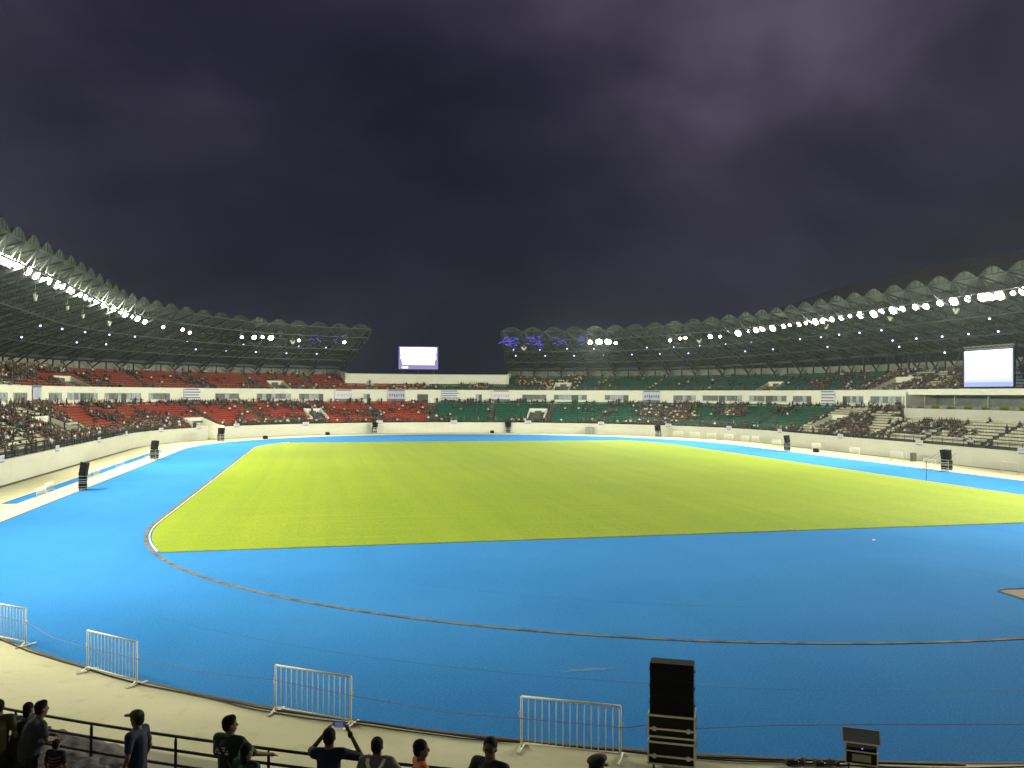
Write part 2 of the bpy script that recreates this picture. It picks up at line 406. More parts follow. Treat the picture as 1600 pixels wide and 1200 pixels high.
# take-off strips beside the straights
for s in (-1, 1):
    b = MB(); tt = ts(90-6, 90+2*HL) if s > 0 else ts(-90-2*HL, -90+4)
    b.sweep([(47.15, .008), (49.2, .008)], tt)
    b.build('pale_strip', PALE, kind='structure')
b = MB(); b.sweep([(49.35, .010), (50.6, .010)], [-161.1, -93.5]); b.build('long_jump_runway', BLUE, kind='structure')
b = MB(); b.sweep([(49.22, .014), (49.34, .014)], [-161.1, -93.5]); b.sweep([(50.62, .014), (50.74, .014)], [-161.1, -93.5]); b.build('runway_line', LINE, kind='structure')
# chalky scuffs and pale marks on the rubber
b = MB(); rs_ = random.Random(5)
for (x0, y0, n_, lx, ly) in ((-17.1, -79.25, 30, .8, .10), (-19.6, 62.8, 14, 1.2, .3), (24.6, 65.4, 12, .9, .3)):
    for i in range(n_):
        cx, cy = x0+rs_.gauss(0, lx*.5), y0+rs_.gauss(0, ly*.5); a = rs_.uniform(-.4, .1); l, w_ = rs_.uniform(.04, .16), rs_.uniform(.008, .022)
        if abs(y0) > 61: w_ *= 4; l *= 2.2
        c_, s_ = math.cos(a), math.sin(a)
        b.add([(cx+u*l*c_-v*w_*s_, cy+u*l*s_+v*w_*c_, .0085+.0002*i) for u, v in ((-1, -.3), (0, -1), (1, .2), (.2, 1))], [(0, 1, 2, 3)])
b.build('track_scuffs', mat('scuff_chalk', (.05, .17, .33), .9), kind='stuff')
# dark gutter at the foot of the podium
b = MB(); b.sweep([(54.75, .006), (55.44, .006)], ts(-264.39, 264.39, 2.5)); b.build('drain_gutter', DARKC, kind='structure')
# sand bed of the water jump at the frame edge
b = MB(); P_ = [(4.92, -71.68), (5.67, -71.45), (9.5, -71.9), (9.8, -74.6), (6.2, -73.9), (4.86, -73.35), (4.95, -72.5)]
b.add([(x, y, .012) for x, y in P_], [tuple(range(len(P_)-1, -1, -1))])
b.add([(x, y, .012) for x, y in P_]+[(x*1.0, y, .05) for x, y in P_], [(i, (i+1) % 7, 7+(i+1) % 7, 7+i) for i in range(7)])
b.build('sand_pit', SAND, kind='structure')

# ------------------------------------------------------------------ stands
R0, ZP = 55.46, 2.40          # podium wall
ZW = 2.0                      # walkway behind it
LROW, LN, LR, LZ = .90, 12, 58.3, 2.30     # lower rows
LRISE = .385
UROW, UN, UR, UZ = 1.05, 9, 70.1, 9.55
URISE = .44
TV = 109.6                    # VIP lounge starts here on the green/white side
LASTV = 8
def lower_profile(rows, r0=58.3):
    P = []
    for i in range(rows):
        r = LR+i*LROW; z = LZ+i*LRISE
        P += [(r, z-LRISE if i else ZW), (r, z), (r+LROW, z)]
    return P
def upper_profile(rows):
    P = []
    for i in range(rows):
        r = UR+i*UROW; z = UZ+i*URISE
        P += [(r, z-URISE if i else UZ-.3), (r, z), (r+UROW, z)]
    return P
GATE = (-58.0, -53.2)
def wall_height_extra(t): return 0

stands = {}
def make_stand(name, label, t0, t1, seatmat, aisles_l, aisles_u, upper=True, fascia=True, near=False):
    st = thing(name, label, 'grandstand'); stands[name] = st
    segs = [(t0, t1)]
    if t0 < GATE[0] < t1: segs = [(t0, GATE[0]), (GATE[1], t1)]
    b = MB()
    for a, c in segs: b.sweep([(R0, 0), (R0, ZP), (R0+.45, ZP), (R0+.45, ZW)] if not near else [(R0, 0), (R0, ZP), (56.75, ZP), (56.75, ZW)], ts(a, c))
    b.build('podium_wall', WALLM if not near else CONC, st)
    b = MB()
    for a, c in segs: b.sweep([(R0+.45 if not near else 56.75, ZW), (LR, ZW)], ts(a, c))
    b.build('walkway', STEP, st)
    vip = (t0 < TV+1 < t1)
    b = MB()
    cuts = [(t0, t1)]
    if vip: cuts = [(t0, TV), (TV, t1)]
    for a, c in cuts:
        rows = LASTV if vip and a >= TV else LN
        gs = [(a, c)]
        P = lower_profile(rows)
        if a < GATE[0] < c:
            b.sweep(P, ts(a, GATE[0])); b.sweep(P, ts(GATE[1], c)); b.sweep(P[9:], ts(*GATE, 1))
        else: b.sweep(P, ts(a, c))
    if near: b.sweep([(69.1, 6.53), (71.5, 6.53), (71.5, 9.7), (71.8, 9.7)], ts(t0, t1))
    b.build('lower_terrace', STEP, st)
    # podium railing: posts + three rails
    b = MB()
    rr, zr = (R0+.30, ZP) if not near else (56.3, ZP)
    tops = (.95, .62, .30) if not near else (.72, .50, .25)
    for a, c in segs:
        tt = ts(a, c, 2.5)
        for dz in tops:
            pts = [stad(t, rr, zr+dz) for t in tt]; b.tube(pts, .028 if not near else .024, 5)
    b.build('rail', STEEL if not near else DSTEEL, st)
    b = MB()
    for a, c in segs:
        t = a+.3
        while t < c:
            p = stad(t, rr, zr); b.beam(p, p+Vector((0, 0, tops[0])), .05, .05)
            t += 2.0 if not near else 2.35
    b.build('rail_post', STEEL if not near else DSTEEL, st, kind='stuff')
    # stair aisles
    def aisle(t, R, Z, row, rise, rows, w):
        b = MB(); Pm = []
        for i in range(rows*2):
            r = R+i*row/2; z = Z+.012+i*rise/2
            Pm += [(r-.004, z-rise/2), (r-.004, z), (r+row/2-.004, z)]
        dt = math.degrees(w/2/(R+5)) if abs(t) < 90 or abs(t) > 90+2*HL else w/2
        b.sweep(Pm, [t-dt, t+dt]); b.build('stair_aisle', AISLE, st)
    for t in aisles_l: aisle(t, LR, LZ, LROW, LRISE, LASTV if t > TV else LN, 1.1)
    if upper:
        for t in aisles_u: aisle(t, UR, UZ, UROW, URISE, 4 if abs(t) < 15.5 else UN, 1.1)
        b = MB()
        us = []
        for a, c in ((t0, -15.5), (-15.5, 15.5), (15.5, t1)):
            a2, c2 = max(a, t0), min(c, t1)
            if c2 > a2: us.append((a2, c2, 4 if (a2 >= -15.6 and c2 <= 15.6) else UN))
        for a, c, rows in us:
            P = upper_profile(rows)
            if rows == UN: P = P + [(P[-1][0]+1.8, P[-1][1])]
            b.sweep(P, ts(a, c))
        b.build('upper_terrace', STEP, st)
        for a, c, rows in us:
            b = MB()
            if rows == UN: b.sweep([(82.1, UZ+(UN-1)*URISE), (82.1, 15.1), (82.35, 15.1), (82.35, 0)], ts(a, c)); b.build('rear_wall', REARW, st)
            else:
                e = .0
                b.sweep([(74.3, 11.0), (74.3, 13.75), (74.65, 13.75), (74.65, 0)], ts(a, c)); b.build('rear_wall', WHITE, st)
                b = MB(); b.sweep([(74.2, 13.755), (74.2, 13.9), (74.7, 13.9), (74.7, 13.755)], ts(a, c), close=True); b.build('coping', PIER, st)
                for te in (a, c):
                    if abs(te) > 10:
                        b = MB(); s_ = 1 if te > 0 else -1
                        b.sweep([(74.3, 9), (74.3, 14.0), (82.3, 14.9), (82.3, 9)], [te-.15+.2*s_, te+.15+.2*s_], close=True); b.build('end_wall', WHITE, st)
        # upper front railing
        b = MB(); tt = ts(t0, t1, 2.5)
        for dz in (.95, .55): b.tube([stad(t, 69.25, 9.85+dz) for t in tt], .022, 4)
        t = t0+.5
        while t < t1:
            p = stad(t, 69.25, 9.85); b.beam(p, p+Vector((0, 0, .95)), .045); t += 2.5 if abs(t) > 90 else 2.1
        b.build('upper_rail', STEEL2, st)
    if fascia:
        b = MB()
        if vip:
            b.sweep([(69.0, 6.5), (69.0, 9.85), (70.1, 9.85), (70.1, 9.2)], ts(t0, TV))
            # end closer
            b.build('fascia', WHITE, st)
            b = MB(); b.sweep([(68.4, 9.12), (68.4, 10.02), (70.1, 10.02), (70.1, 9.12)], ts(TV-.2, t1), close=True); b.build('lounge_beam', WHITE, st)
            b = MB(); b.sweep([(LR+LASTV*LROW, 4.9), (LR+LASTV*LROW, 5.25), (67.6, 5.35), (67.6, 6.95), (68.0, 6.95), (68.0, 6.45), (73.5, 6.45)], ts(TV, t1)); b.build('lounge_parapet', WALLM, st)
            b = MB(); b.sweep([(73.6, 6.4), (73.6, 9.6)], ts(TV, t1)); b.build('lounge_back_wall', LOUNGE, st)
            b = MB(); b.sweep([(68.0, 6.4), (73.6, 6.4), (73.6, 9.6), (68.0, 9.6)], [TV-.25, TV-.02], close=True); b.build('lounge_end_wall', WHITE, st)
            for k, t in enumerate((110.6, 117.6, 124.8, 132, 139.2, 146.4, 153.6, 160.8, 168)):
                b = MB(); p = stad(t, 70.9, 6.45); b.box((p.x, p.y, 7.8), (.16, .3, 2.68), rot_out(t)); b.build('pier', PIER, st)
            # glass balustrade panels in front of the lounge seats
            t = TV+.6
            while t < t1-2:
                b = MB(); p = stad(t+1.0, 68.25, 7.3); b.box((p.x, p.y, 7.22), (1.9, .02, .5), rot_out(t)); b.build('glass_panel', GLASS, st); t += 3.6
        else:
            b.sweep([(69.0, 6.5), (69.0, 9.85), (70.1, 9.85), (70.1, 9.2)], ts(t0, t1)); b.build('fascia', WHITE, st)
        b = MB(); b.sweep([(68.9, 9.86), (68.9, 9.97), (69.5, 9.97), (69.5, 9.86)], ts(t0, TV-.3 if vip else t1), close=True); b.build('fascia_coping', WHITE, st)
    # seats
    def rows(R, Z, row, rise, nrows, aisles, kind):
        pos, rz = [], []
        for i in range(nrows):
            r = R+i*row+.42; z = Z+i*rise
            t = t0+.6
            while t < t1-.3:
                a = abs(t); cur = a < 90 or a > 90+2*HL
                dt = math.degrees(.55/r) if cur else .55
                skip = False
                nr_ = nrows
                if kind == 'l':
                    if t > TV and vip and i >= LASTV: skip = True
                    if GATE[0]-.4 < t < GATE[1]+.4 and r < 61.5: skip = True
                else:
                    if abs(t) < 15.5 and i >= 4: skip = True
                    if 9 < abs(t) < 15.6 and False: skip = True
                for ai in aisles:
                    d = abs(t-ai)*(math.radians(1)*r if cur else 1)
                    if d < .72: skip = True; break
                if not skip:
                    for (v0, v1, q0, q1) in (VL if kind == 'l' else VU):
                        if v0-.2 < t < v1+.2 and q0 <= i <= q1: skip = True
                if not skip: pos.append((*stad(t, r, z)[:2], z)); rz.append(rot_out(t))
                t += dt
        return pos, rz
    pos, rz = rows(LR, LZ, LROW, LRISE, LN, aisles_l, 'l')
    instanced('seat', SEAT, pos, rz, np.ones(len(pos)), [seatmat], parent=st, kind='stuff'); low = pos
    up = []
    if upper:
        pos, rz = rows(UR, UZ, UROW, URISE, UN, aisles_u, 'u')
        instanced('upper_seat', SEAT, pos, rz, np.ones(len(pos)), [seatmat], parent=st, kind='stuff'); up = pos
    return st
VU = [(-75.1, -70.8, 0, 3), (-31.2, -27.9, 0, 3), (25.0, 28.3, 0, 3), (67.8, 71.2, 0, 3), (96.8, 102.2, 0, 4)]
VL = [(-106.5, -99.0, 2, 6), (-27.6, -23.7, 2, 6), (21.0, 24.9, 2, 6), (93.6, 98.8, 2, 6)]

def sp(a, b, n): return [a+(b-a)*i/n for i in range(n+1)]
al_r = sp(-90, 0, 7)[1:-1]+[-.3]; au_r = sp(-90, 0, 8)[1:-1]
al_g = [.6]+sp(0, 90, 7)[1:-1]; au_g = sp(0, 90, 8)[1:-1]
sl = sp(90, 90+2*HL, 7); su = sp(90, 90+2*HL, 6)
make_stand('curved_grandstand', 'curved two-tier stand with red seats, gated podium wall and a roof over it', -90, 0, S_RED, al_r, au_r)
make_stand('curved_grandstand', 'curved two-tier stand with dark green seats above a white window band', 0, 90, S_GRN, al_g, au_g)
g2 = make_stand('straight_grandstand', 'straight stand with white seats and an open glazed lounge between its tiers', 90, 90+2*HL, S_WHT, sl[1:-1], su[1:-1])
g1 = make_stand('straight_grandstand', 'straight crowded stand with white seats behind the long jump runway', -90-2*HL, -90, S_WHT, [-x for x in sl[1:-1]], [-x for x in su[1:-1]])
g0 = thing('near_grandstand', 'lower walkway of the stand with a dark three-bar rail where people lean', 'grandstand')
# near curve, built in the same way, lower tier only
def near_half(t0, t1):
    for pr, nm, m in (([(R0, 0), (R0, ZP), (56.75, ZP), (56.75, ZW)], 'podium_wall', CONC), ([(56.75, ZW), (LR, ZW)], 'walkway', STEP),
                      (lower_profile(LN)+[(69.1, 6.53), (71.5, 6.53), (71.5, 9.7), (71.9, 9.7), (71.9, 0)], 'lower_terrace', STEP)):
        b = MB(); b.sweep(pr, ts(t0, t1, 2.5)); b.build(nm, m, g0)
    for dz in (.72, .48, .23):
        b = MB(); b.tube([stad(t, 56.3, ZP+dz) for t in ts(t0, t1, 1.5)], .026, 6); b.build('rail', DSTEEL, g0, smooth=True)
    t = t0+.4
    while t < t1:
        p = stad(t, 56.3, ZP); b = MB(); b.beam(p, p+Vector((0, 0, .66)), .045, .045)
        n_ = outward(t); b.beam(p+Vector((0, 0, .655)), p+Vector((0, 0, .70)), .06, .03)
        b.box((p.x, p.y, ZP+.01), (.14, .14, .02), rot_out(t)); b.build('rail_post', DSTEEL, g0); t += 1.82
    pos, rz = [], []
    for i in range(LN):
        r = LR+i*LROW+.42; t = t0+.3
        while t < t1: pos.append((*stad(t, r)[:2], LZ+i*LRISE)); rz.append(rot_out(t)); t += math.degrees(.55/r)
    instanced('seat', SEAT, pos, rz, np.ones(len(pos)), [S_WHT], parent=g0, kind='stuff')
near_half(-264.39, -90-2*HL); near_half(90+2*HL, 264.39)

# gate cut into the podium of the red stand
red = stands['curved_grandstand'] if False else [o for o in COL.objects if o.name == 'curved_grandstand'][0]
b = MB(); b.sweep([(R0+.02, .004), (61.0, .004)], ts(*GATE, 1)); b.build('gate_floor', CONC, red)
for t, d in ((GATE[0], -.3), (GATE[1], .3)):
    b = MB(); b.sweep([(R0+.01, 0), (R0+.01, 2.55), (57.2, 2.8), (61.2, 4.1), (61.2, 0)], [t-.02, t+d*.6] if d > 0 else [t+d*.6, t+.02], close=True); b.build('gate_side_wall', WHITE, red)
b = MB(); b.sweep([(61.05, 0), (61.05, 4.12), (61.3, 4.12), (61.3, 0)], ts(GATE[0], GATE[1], 1), close=True); b.build('gate_back_wall', WHITE, red)
p = stad(-57.4, 60.95, 1.1); b = MB(); b.box((*p[:2], 1.05), (.9, .12, 2.1), rot_out(-57.4)); b.build('gate_door', DOOR, red)

# vomitories: white parapet boxes; a dark panel paints in the shade of the mouth
def owner(t):
    if t < -90: return g1
    if t < 0: return red
    if t < 90: return grn
    return g2
grn = [o for o in COL.objects if o.name.startswith('curved_grandstand') and o is not red][0]
def vomitory(t0, t1, R, Z, row, rise, i0, i1):
    par = owner((t0+t1)/2)
    ra = R+i0*row+.05; rb = R+(i1+1)*row
    za = Z+i0*rise; zb = Z+(i1+1)*rise+.55
    cv = abs(t0) < 90
    w = .18 if not cv else math.degrees(.18/ra)
    for a, c in ((t0, t0+w), (t1-w, t1)):
        b = MB(); b.sweep([(ra, za-.5), (ra, za+.55), (rb, zb), (rb, za-.5)], [a, c], close=True); b.build('vomitory_side_wall', WHITE, par)
    b = MB(); b.sweep([(rb-.22, za-.5), (rb-.22, zb+.02), (rb+.02, zb+.02), (rb+.02, za-.5)], ts(t0, t1, 1), close=True); b.build('vomitory_head_wall', WHITE, par)
    b = MB(); b.sweep([(ra+.3, za+.07), (rb-.25, za+.07)], ts(t0+w, t1-w, 1)); b.build('vomitory_floor', CONC, par)
    tm = (t0+t1)/2; p = stad(tm, rb-.26)
    b = MB(); b.box((p.x, p.y, za+1.0), (1.6, .06, 1.9), rot_out(tm)); b.build('vomitory_shade_panel', DOOR, par)
for v in VU: vomitory(v[0], v[1], UR, UZ, UROW, URISE, v[2], v[3])
for v in VL: vomitory(v[0], v[1], LR, LZ, LROW, LRISE, v[2], v[3])

# windows and doors of the fascia band
WIN = [(-172, -163, None, None), (-159, -150, -155, -154), (-147, -139, None, None), (-136, -128, -129, -128), (-125, -116, None, None), (-113.8, -101.8, None, None), (-99.2, -93.3, -94.7, -93.3), (-84.6, -80.6, -84.6, -83.6), (-78.9, -70.8, -75.3, -74.3), (-69.0, -60.4, -65.0, -63.8), (-58.6, -53.9, -54.9, -53.9), (-44.1, -39.1, -44.1, -43.5), (-35.4, -28.4, -33.4, -32.4), (-26.7, -21.7, -22.6, -21.7), (-13.5, -12.2, -12.8, -12.2), (-2.5, -0.3, -2.5, -0.3), (9.4, 10.7, 10.1, 10.7), (19.0, 24.0, 19.0, 19.7), (25.5, 32.4, 29.2, 30.6), (36.1, 41.1, 40.0, 41.1), (50.6, 55.4, 50.6, 51.3), (56.9, 65.6, 60.5, 61.8), (67.2, 75.8, 71.0, 72.3), (77.3, 81.8, 80.8, 81.8), (89.9, 96.3, 89.9, 91.1), (98.4, 107.1, None, None), (107.5, 109.2, None, None)]
for w0, w1, d0, d1 in WIN:
    par = owner((w0+w1)/2)
    win = link('window', None, par)
    z0, z1 = 7.70, 8.82
    if w0 == -2.5: z0 = 7.0
    b = MB(); ww = .09
    for (ra, rb, za, zb) in ((68.93, 69.03, z1, z1+ww), (68.93, 69.03, z0-ww, z0)): b.sweep([(ra, za), (ra, zb), (rb, zb), (rb, za)], ts(w0, w1, 1.5), close=True)
    cv = abs(w0) < 90; k = math.degrees(1/69) if cv else 1
    for t in (w0, w1-ww*k): b.sweep([(68.93, z0), (68.93, z1), (69.03, z1), (69.03, z0)], [t, t+ww*k], close=True)
    b.build('window_frame', PIER, win)
    npan = max(1, round((w1-w0)/k/1.25))
    for i in range(npan):
        a = w0+ww*k+(w1-w0-2*ww*k)*i/npan; c = w0+ww*k+(w1-w0-2*ww*k)*(i+1)/npan
        b = MB(); b.sweep([(68.97, z0+.01), (68.97, z1-.01)], [a+.02*k, c-.06*k])
        b.build('pane', GLASSL if random.random() < .42 else GLASS, win)
        b = MB(); b.sweep([(68.94, z0), (68.94, z1), (68.99, z1), (68.99, z0)], [c-.055*k, c+.0*k], close=True); b.build('mullion', DOOR, win)
    if d0 is not None:
        b = MB(); b.sweep([(68.90, 6.72), (68.90, 8.80), (68.96, 8.80), (68.96, 6.72)], ts(d0+.03*k, d1-.03*k, 1), close=True)
        b.build('door', DOOR if random.random() < .6 else GLASS, par)

# lounge seats (yellowish) behind the parapet
pos, rz = [], []
for i in range(4):
    t = TV+2
    while t < 172: pos.append((*stad(t, 69.0+i*.8)[:2], 6.47+i*.18)); rz.append(rot_out(t)); t += .62
instanced('lounge_seat', SEAT, pos, rz, np.ones(len(pos)), [S_YEL], parent=g2, kind='stuff')

# ------------------------------------------------------------------ roof wings
def sm(x): x = max(0, min(1, x)); return x*x*(3-2*x)
def z_lead(t):
    a = abs(t); z = 23.55 + .75*sm((a-35)/50)
    if t < -80: z += .9*sm((-t-80)/40)
    return z
def z_back(t):
    z = 15.3
    if t > 40: z += 1.5*sm((t-40)/50)
    return z
def z_valley(t, r):
    u = (r-57)/25.5
    return z_lead(t)*(1-u) + z_back(t)*u - .5*math.sin(PI*u)*-1
RB = 82.6
def girder(par, t):
    b = MB(); dep = 1.9
    rs = [57+25.5*i/10 for i in range(11)]
    top = [stad(t, r, z_valley(t, r)) for r in rs]
    bot = [stad(t, r+.4, z_valley(t, r)-dep*(1-.55*i/10)-.1) for i, r in enumerate(rs)]
    bot[0] = stad(t, rs[0]+1.4, z_valley(t, rs[0]+1.4)-1.5)
    for i in range(10):
        b.beam(top[i], top[i+1], .26, .26); b.beam(bot[i], bot[i+1], .22, .22)
        b.beam(top[i], bot[i], .16); b.beam(bot[i], top[i+1], .16)
    b.beam(top[10], bot[10], .16)
    b.build('girder', STEEL, par)
def bay(par, t0, t1):
    # vault sheet, radial barrel arching between two girders
    nr, na = 6, 8; V = []; F = []
    for i in range(nr+1):
        r = 57-.15+25.7*i/nr
        for j in range(na+1):
            u = j/na; t = t0+(t1-t0)*(.05+.90*u)
            V.append(stad(t, r, z_valley(t0, r)*(1-u)+z_valley(t1, r)*u + .06 + 1.0*math.sin(PI*u)))
    n = na+1
    F = [(i*n+j, (i+1)*n+j, (i+1)*n+j+1, i*n+j+1) for i in range(nr) for j in range(na)]
    link('vault_panel', new_mesh('vault_panel', V, F, VAULT, smooth=True), par)
    # arch ribs (front, and two inside), rim tube, ring beams, braces, in one bay frame
    b = MB()
    for r in (57-.2, 65.5, 74):
        pts = [stad(t0+(t1-t0)*(.05+.90*j/8), r, z_valley(t0, r)*(1-j/8)+z_valley(t1, r)*j/8 + .02+1.0*math.sin(PI*j/8)) for j in range(9)]
        b.tube(pts, .075, 4)
        q0, q1 = pts[0], pts[-1]
        for j in (2, 4, 6): b.beam(q0.lerp(q1, j/8)+Vector((0, 0, -.1)), pts[j], .07)
    for r, dz in ((57.0, 0), (58.4, -1.55), (65.5, -.1), (65.8, -1.9), (74, -.1), (74.2, -1.4), (81.8, -.1)):
        b.beam(stad(t0, r, z_valley(t0, r)+dz), stad(t1, r, z_valley(t1, r)+dz), .17)
    for ra, rb_ in ((57, 65.5), (65.5, 74), (74, 81.8)):
        b.beam(stad(t0, ra, z_valley(t0, ra)-.2), stad(t1, rb_, z_valley(t1, rb_)-.2), .09)
        b.beam(stad(t1, ra, z_valley(t1, ra)-.2), stad(t0, rb_, z_valley(t0, rb_)-.2), .09)
    m = (t0+t1)/2
    for ra in (57.0, 65.5, 74.0):
        zb = -1.55 if ra == 57 else -1.8 if ra < 70 else -1.35
        rr2 = ra+(1.4 if ra == 57 else .3)
        b.beam(stad(t0, ra, z_valley(t0, ra)), stad(m, rr2, z_valley(m, rr2)+zb), .10); b.beam(stad(t1, ra, z_valley(t1, ra)), stad(m, rr2, z_valley(m, rr2)+zb), .10)
    b.build('bay_bracing', STEEL, par)
def prop(par, t, vee):
    b = MB(); zf = UZ+(UN-1)*URISE
    if vee:
        c = stad(t, 80.9, zf+.9); b.beam(stad(t, 80.9, zf-.3), c, .35)
        k = 2.0*(1 if abs(t) > 90 else math.degrees(1/81))
        for s in (-1, 1): e_ = t+s*k; b.beam(c, stad(e_, 80.6, z_valley(e_, 80.6)-.9), .17)
        b.beam(c, stad(t, 78.0, z_valley(t, 78)-1.2), .2)
    else: b.beam(stad(t, 80.9, zf-.3), stad(t, 80.9, z_valley(t, 80.9)-.3), .26)
    b.build('roof_prop', STEEL, par)
def wing(s, label):
    w = thing('canopy_roof', label, 'canopy roof')
    marks = [s*(15.3+i*(90-15.3)/15) for i in range(16)] + [s*(90+i*2*HL/17) for i in range(1, 18)]
    for i, t in enumerate(marks):
        girder(w, t); prop(w, t, True)
        if i < len(marks)-1:
            bay(w, min(t, marks[i+1]), max(t, marks[i+1])); prop(w, (t+marks[i+1])/2, False)
    b = MB()   # eaves ring beam at the back
    tt = ts(min(marks[0], marks[-1]), max(marks[0], marks[-1]), 2.5, 5)
    b.sweep(lambda t: [(80.2, z_valley(t, 80.2)-.95), (80.2, z_valley(t, 80.2)-.5), (80.6, z_valley(t, 80.6)-.5), (80.6, z_valley(t, 80.6)-.95)], tt, close=True)
    b.build('eaves_beam', STEEL, w)
    # end bracing that closes the wing beside the gap
    b = MB(); t = s*15.3
    for r in (57, 61.5, 66, 70.5, 75): b.beam(stad(t, r, z_valley(t, r)-.2), stad(t, r+4.3, z_valley(t, r+4.3)-1.7), .24)
    b.beam(stad(t, 57.4, z_valley(t, 57)-.6), stad(t, 80.9, 13.6), .34)
    b.build('end_brace', STEEL, w)
    return w
wing(-1, 'scalloped canopy roof over the red seats and the crowded white stand')
wing(1, 'scalloped canopy roof over the green seats, dark dome rising behind it')

# ------------------------------------------------------------------ lamps
LAMPS = [(-132.9, 23.57), (-131.0, 23.56), (-129.2, 23.54), (-127.3, 23.59), (-126.1, 23.6), (-123.2, 23.4), (-120.2, 23.32), (-117.9, 23.06), (-114.7, 23.21), (-111.4, 23.2), (-109.0, 23.22), (-105.9, 23.14), (-104.3, 23.06), (-99.9, 23.17), (-97.1, 23.2), (-94.1, 23.13), (-91.4, 23.11), (-86.7, 23.09), (-85.1, 22.95), (-82.3, 22.92), (-79.2, 22.59), (-77.5, 22.31), (-75.0, 22.11), (-73.2, 21.93), (-70.9, 21.56), (-65.3, 21.09), (-59.8, 21.02), (-57.8, 20.55), (-44.5, 20.5), (-41.5, 20.67), (-39.5, 20.78), (-37.5, 20.76), (-30.9, 20.53), (-20.4, 20.54), (35.5, 21.02), (37.6, 21.12), (39.7, 21.07), (41.5, 20.73), (54.5, 20.88), (57.0, 21.2), (58.3, 21.28), (64.6, 21.25), (67.1, 21.12), (71.9, 21.51), (74.8, 21.84), (76.8, 21.84), (78.6, 21.97), (81.6, 21.89), (84.9, 22.02), (86.9, 22.1), (89.9, 21.99), (92.3, 22.04), (95.5, 22.02), (97.8, 21.95), (100.8, 22.04), (103.6, 22.04), (106.2, 22.14), (109.1, 22.1), (112.7, 21.89), (114.7, 22.12), (117.6, 22.05), (119.9, 22.04), (122.9, 22.04), (125.3, 21.91), (128.3, 22.07), (131.1, 22.06), (133.9, 22.13), (136.6, 22.02), (138.1, 22.02), (139.7, 21.94), (142.0, 22.02), (143.8, 22.06)]
SMALL = {-31, -20, 41, 58, 76, 78, 81, 87, 97, 103, -65, -60, -58, -44, 54, 57, 64, 67}
BIG = {71.9, 81.6, 95.5, 109.1, 117.6, 131.1, 136.6, 138.1, 139.7, 143.8, -77.5, -111.4, -132.9, -131.0, -129.2, 37.6, 39.7, 112.7}
EXTRA = [(-135.5-3.1*i, 23.6) for i in range(12)] + [(-177-2.8*i, 23.4) for i in range(14)] + [(146.5+3.2*i, 22.05) for i in range(9)] + [(177+3.0*i, 22.3) for i in range(12)]  # rows continued out of view; near-curve lamps added to light the near track
def lamp_mesh(big):
    b = MB(); r = big
    b.box((0, .22, .10), (r*2.1, .34, r*1.7), mat=Matrix.Rotation(.5, 3, 'X'))
    h = b.mesh('lamp_housing', HOUS)
    b = MB(); b.ell((0, -.03, 0), (r, .16, r*.80), mat=Matrix.Rotation(.5, 3, 'X'), seg=12, ring=6)
    l = b.mesh('lamp_lens', LENS, smooth=True)
    b = MB(); b.beam((-r, .2, .1), (-r, .3, 1.1), .06); b.beam((r, .2, .1), (r, .3, 1.1), .06); b.beam((-r-.1, .3, 1.1), (r+.1, .3, 1.1), .08)
    return h, l, b.mesh('lamp_bracket', STEEL)
LM = {k: lamp_mesh(k) for k in (.34, .52, .62, .74)}
sun = {}
def spot(par, e, n_aim, yw):
    ld = sun.get(e)
    if ld is None:
        ld = bpy.data.lights.new('flood_light', 'SPOT'); ld.energy = e; ld.color = LAMP_COL; ld.spot_size = math.radians(118); ld.spot_blend = 1.0; ld.shadow_soft_size = .45
        sun[e] = ld
    o = bpy.data.objects.new('flood_light', ld); COL.objects.link(o); o.parent = par
    o.location = (0, -.35, -.25)
    o.rotation_euler = (n_aim, 0, yw)
    return o
for i, (t, z) in enumerate(LAMPS+EXTRA):
    k = random.choice((.52, .52, .74, .34)) if t < -112 else random.choice((.52, .52, .34, .52, .62))
    if int(round(t)) in SMALL or t in (41.5,): k = .34
    if t in BIG: k = .74
    size = {.34: 'small', .52: 'round', .62: 'broad', .74: 'large blown-out'}[k]
    if t < -145: where = 'unseen past the runway-side row, there for its light'
    elif t < -112: where = 'at the brightest end of the runway-side row'
    elif t < -88: where = 'in the runway-side row over the tall lilac banner'
    elif t < -68: where = 'at the tail of the runway-side row over the podium gate'
    elif t < -50: where = 'in the loose group just past the end of the runway-side row'
    elif t < -35: where = 'in the group of four over the red stand'
    elif t < 0: where = 'alone near the open canopy end over the red stand'
    elif t < 50: where = 'in the bright group of three beside the violet light strings'
    elif t < 70: where = 'in a scattered pair over the middle of the green stand'
    elif t < 92: where = 'where the green-side row begins'
    elif t < 112: where = 'in the long row above the striped banner and white seats'
    elif t < 146: where = 'in the dense row above the projection screen'
    else: where = 'unseen past the lounge-side row, there for its light'
    lb = size + ' floodlight ' + where
    g = 'floodlights under the canopy edge ' + ('on the red-seat side' if t < 0 else 'on the green-seat side')
    f_ = thing('floodlight', lb, 'floodlight', stad(t, 60, z), rot_out(t), g)
    h, l, br = LM[k]
    for nm, me in (('lamp_housing', h), ('lamp_lens', l), ('lamp_bracket', br)): link(nm, me, f_)
    yw = random.uniform(-.35, .35)
    if abs(t) > 60: yw += (.42 if abs(t) < 120 else .20 if abs(t) < 150 else -.05)*(1 if t < 0 else -1)
    spot(f_, LAMP_POWER*(.62 if t < -168 else .9 if t < -140 else 1.45 if t > 175 else 1)*{.34: .5, .52: 1.0, .62: 1.2, .74: 1.6}[k], -math.radians(64), yw)
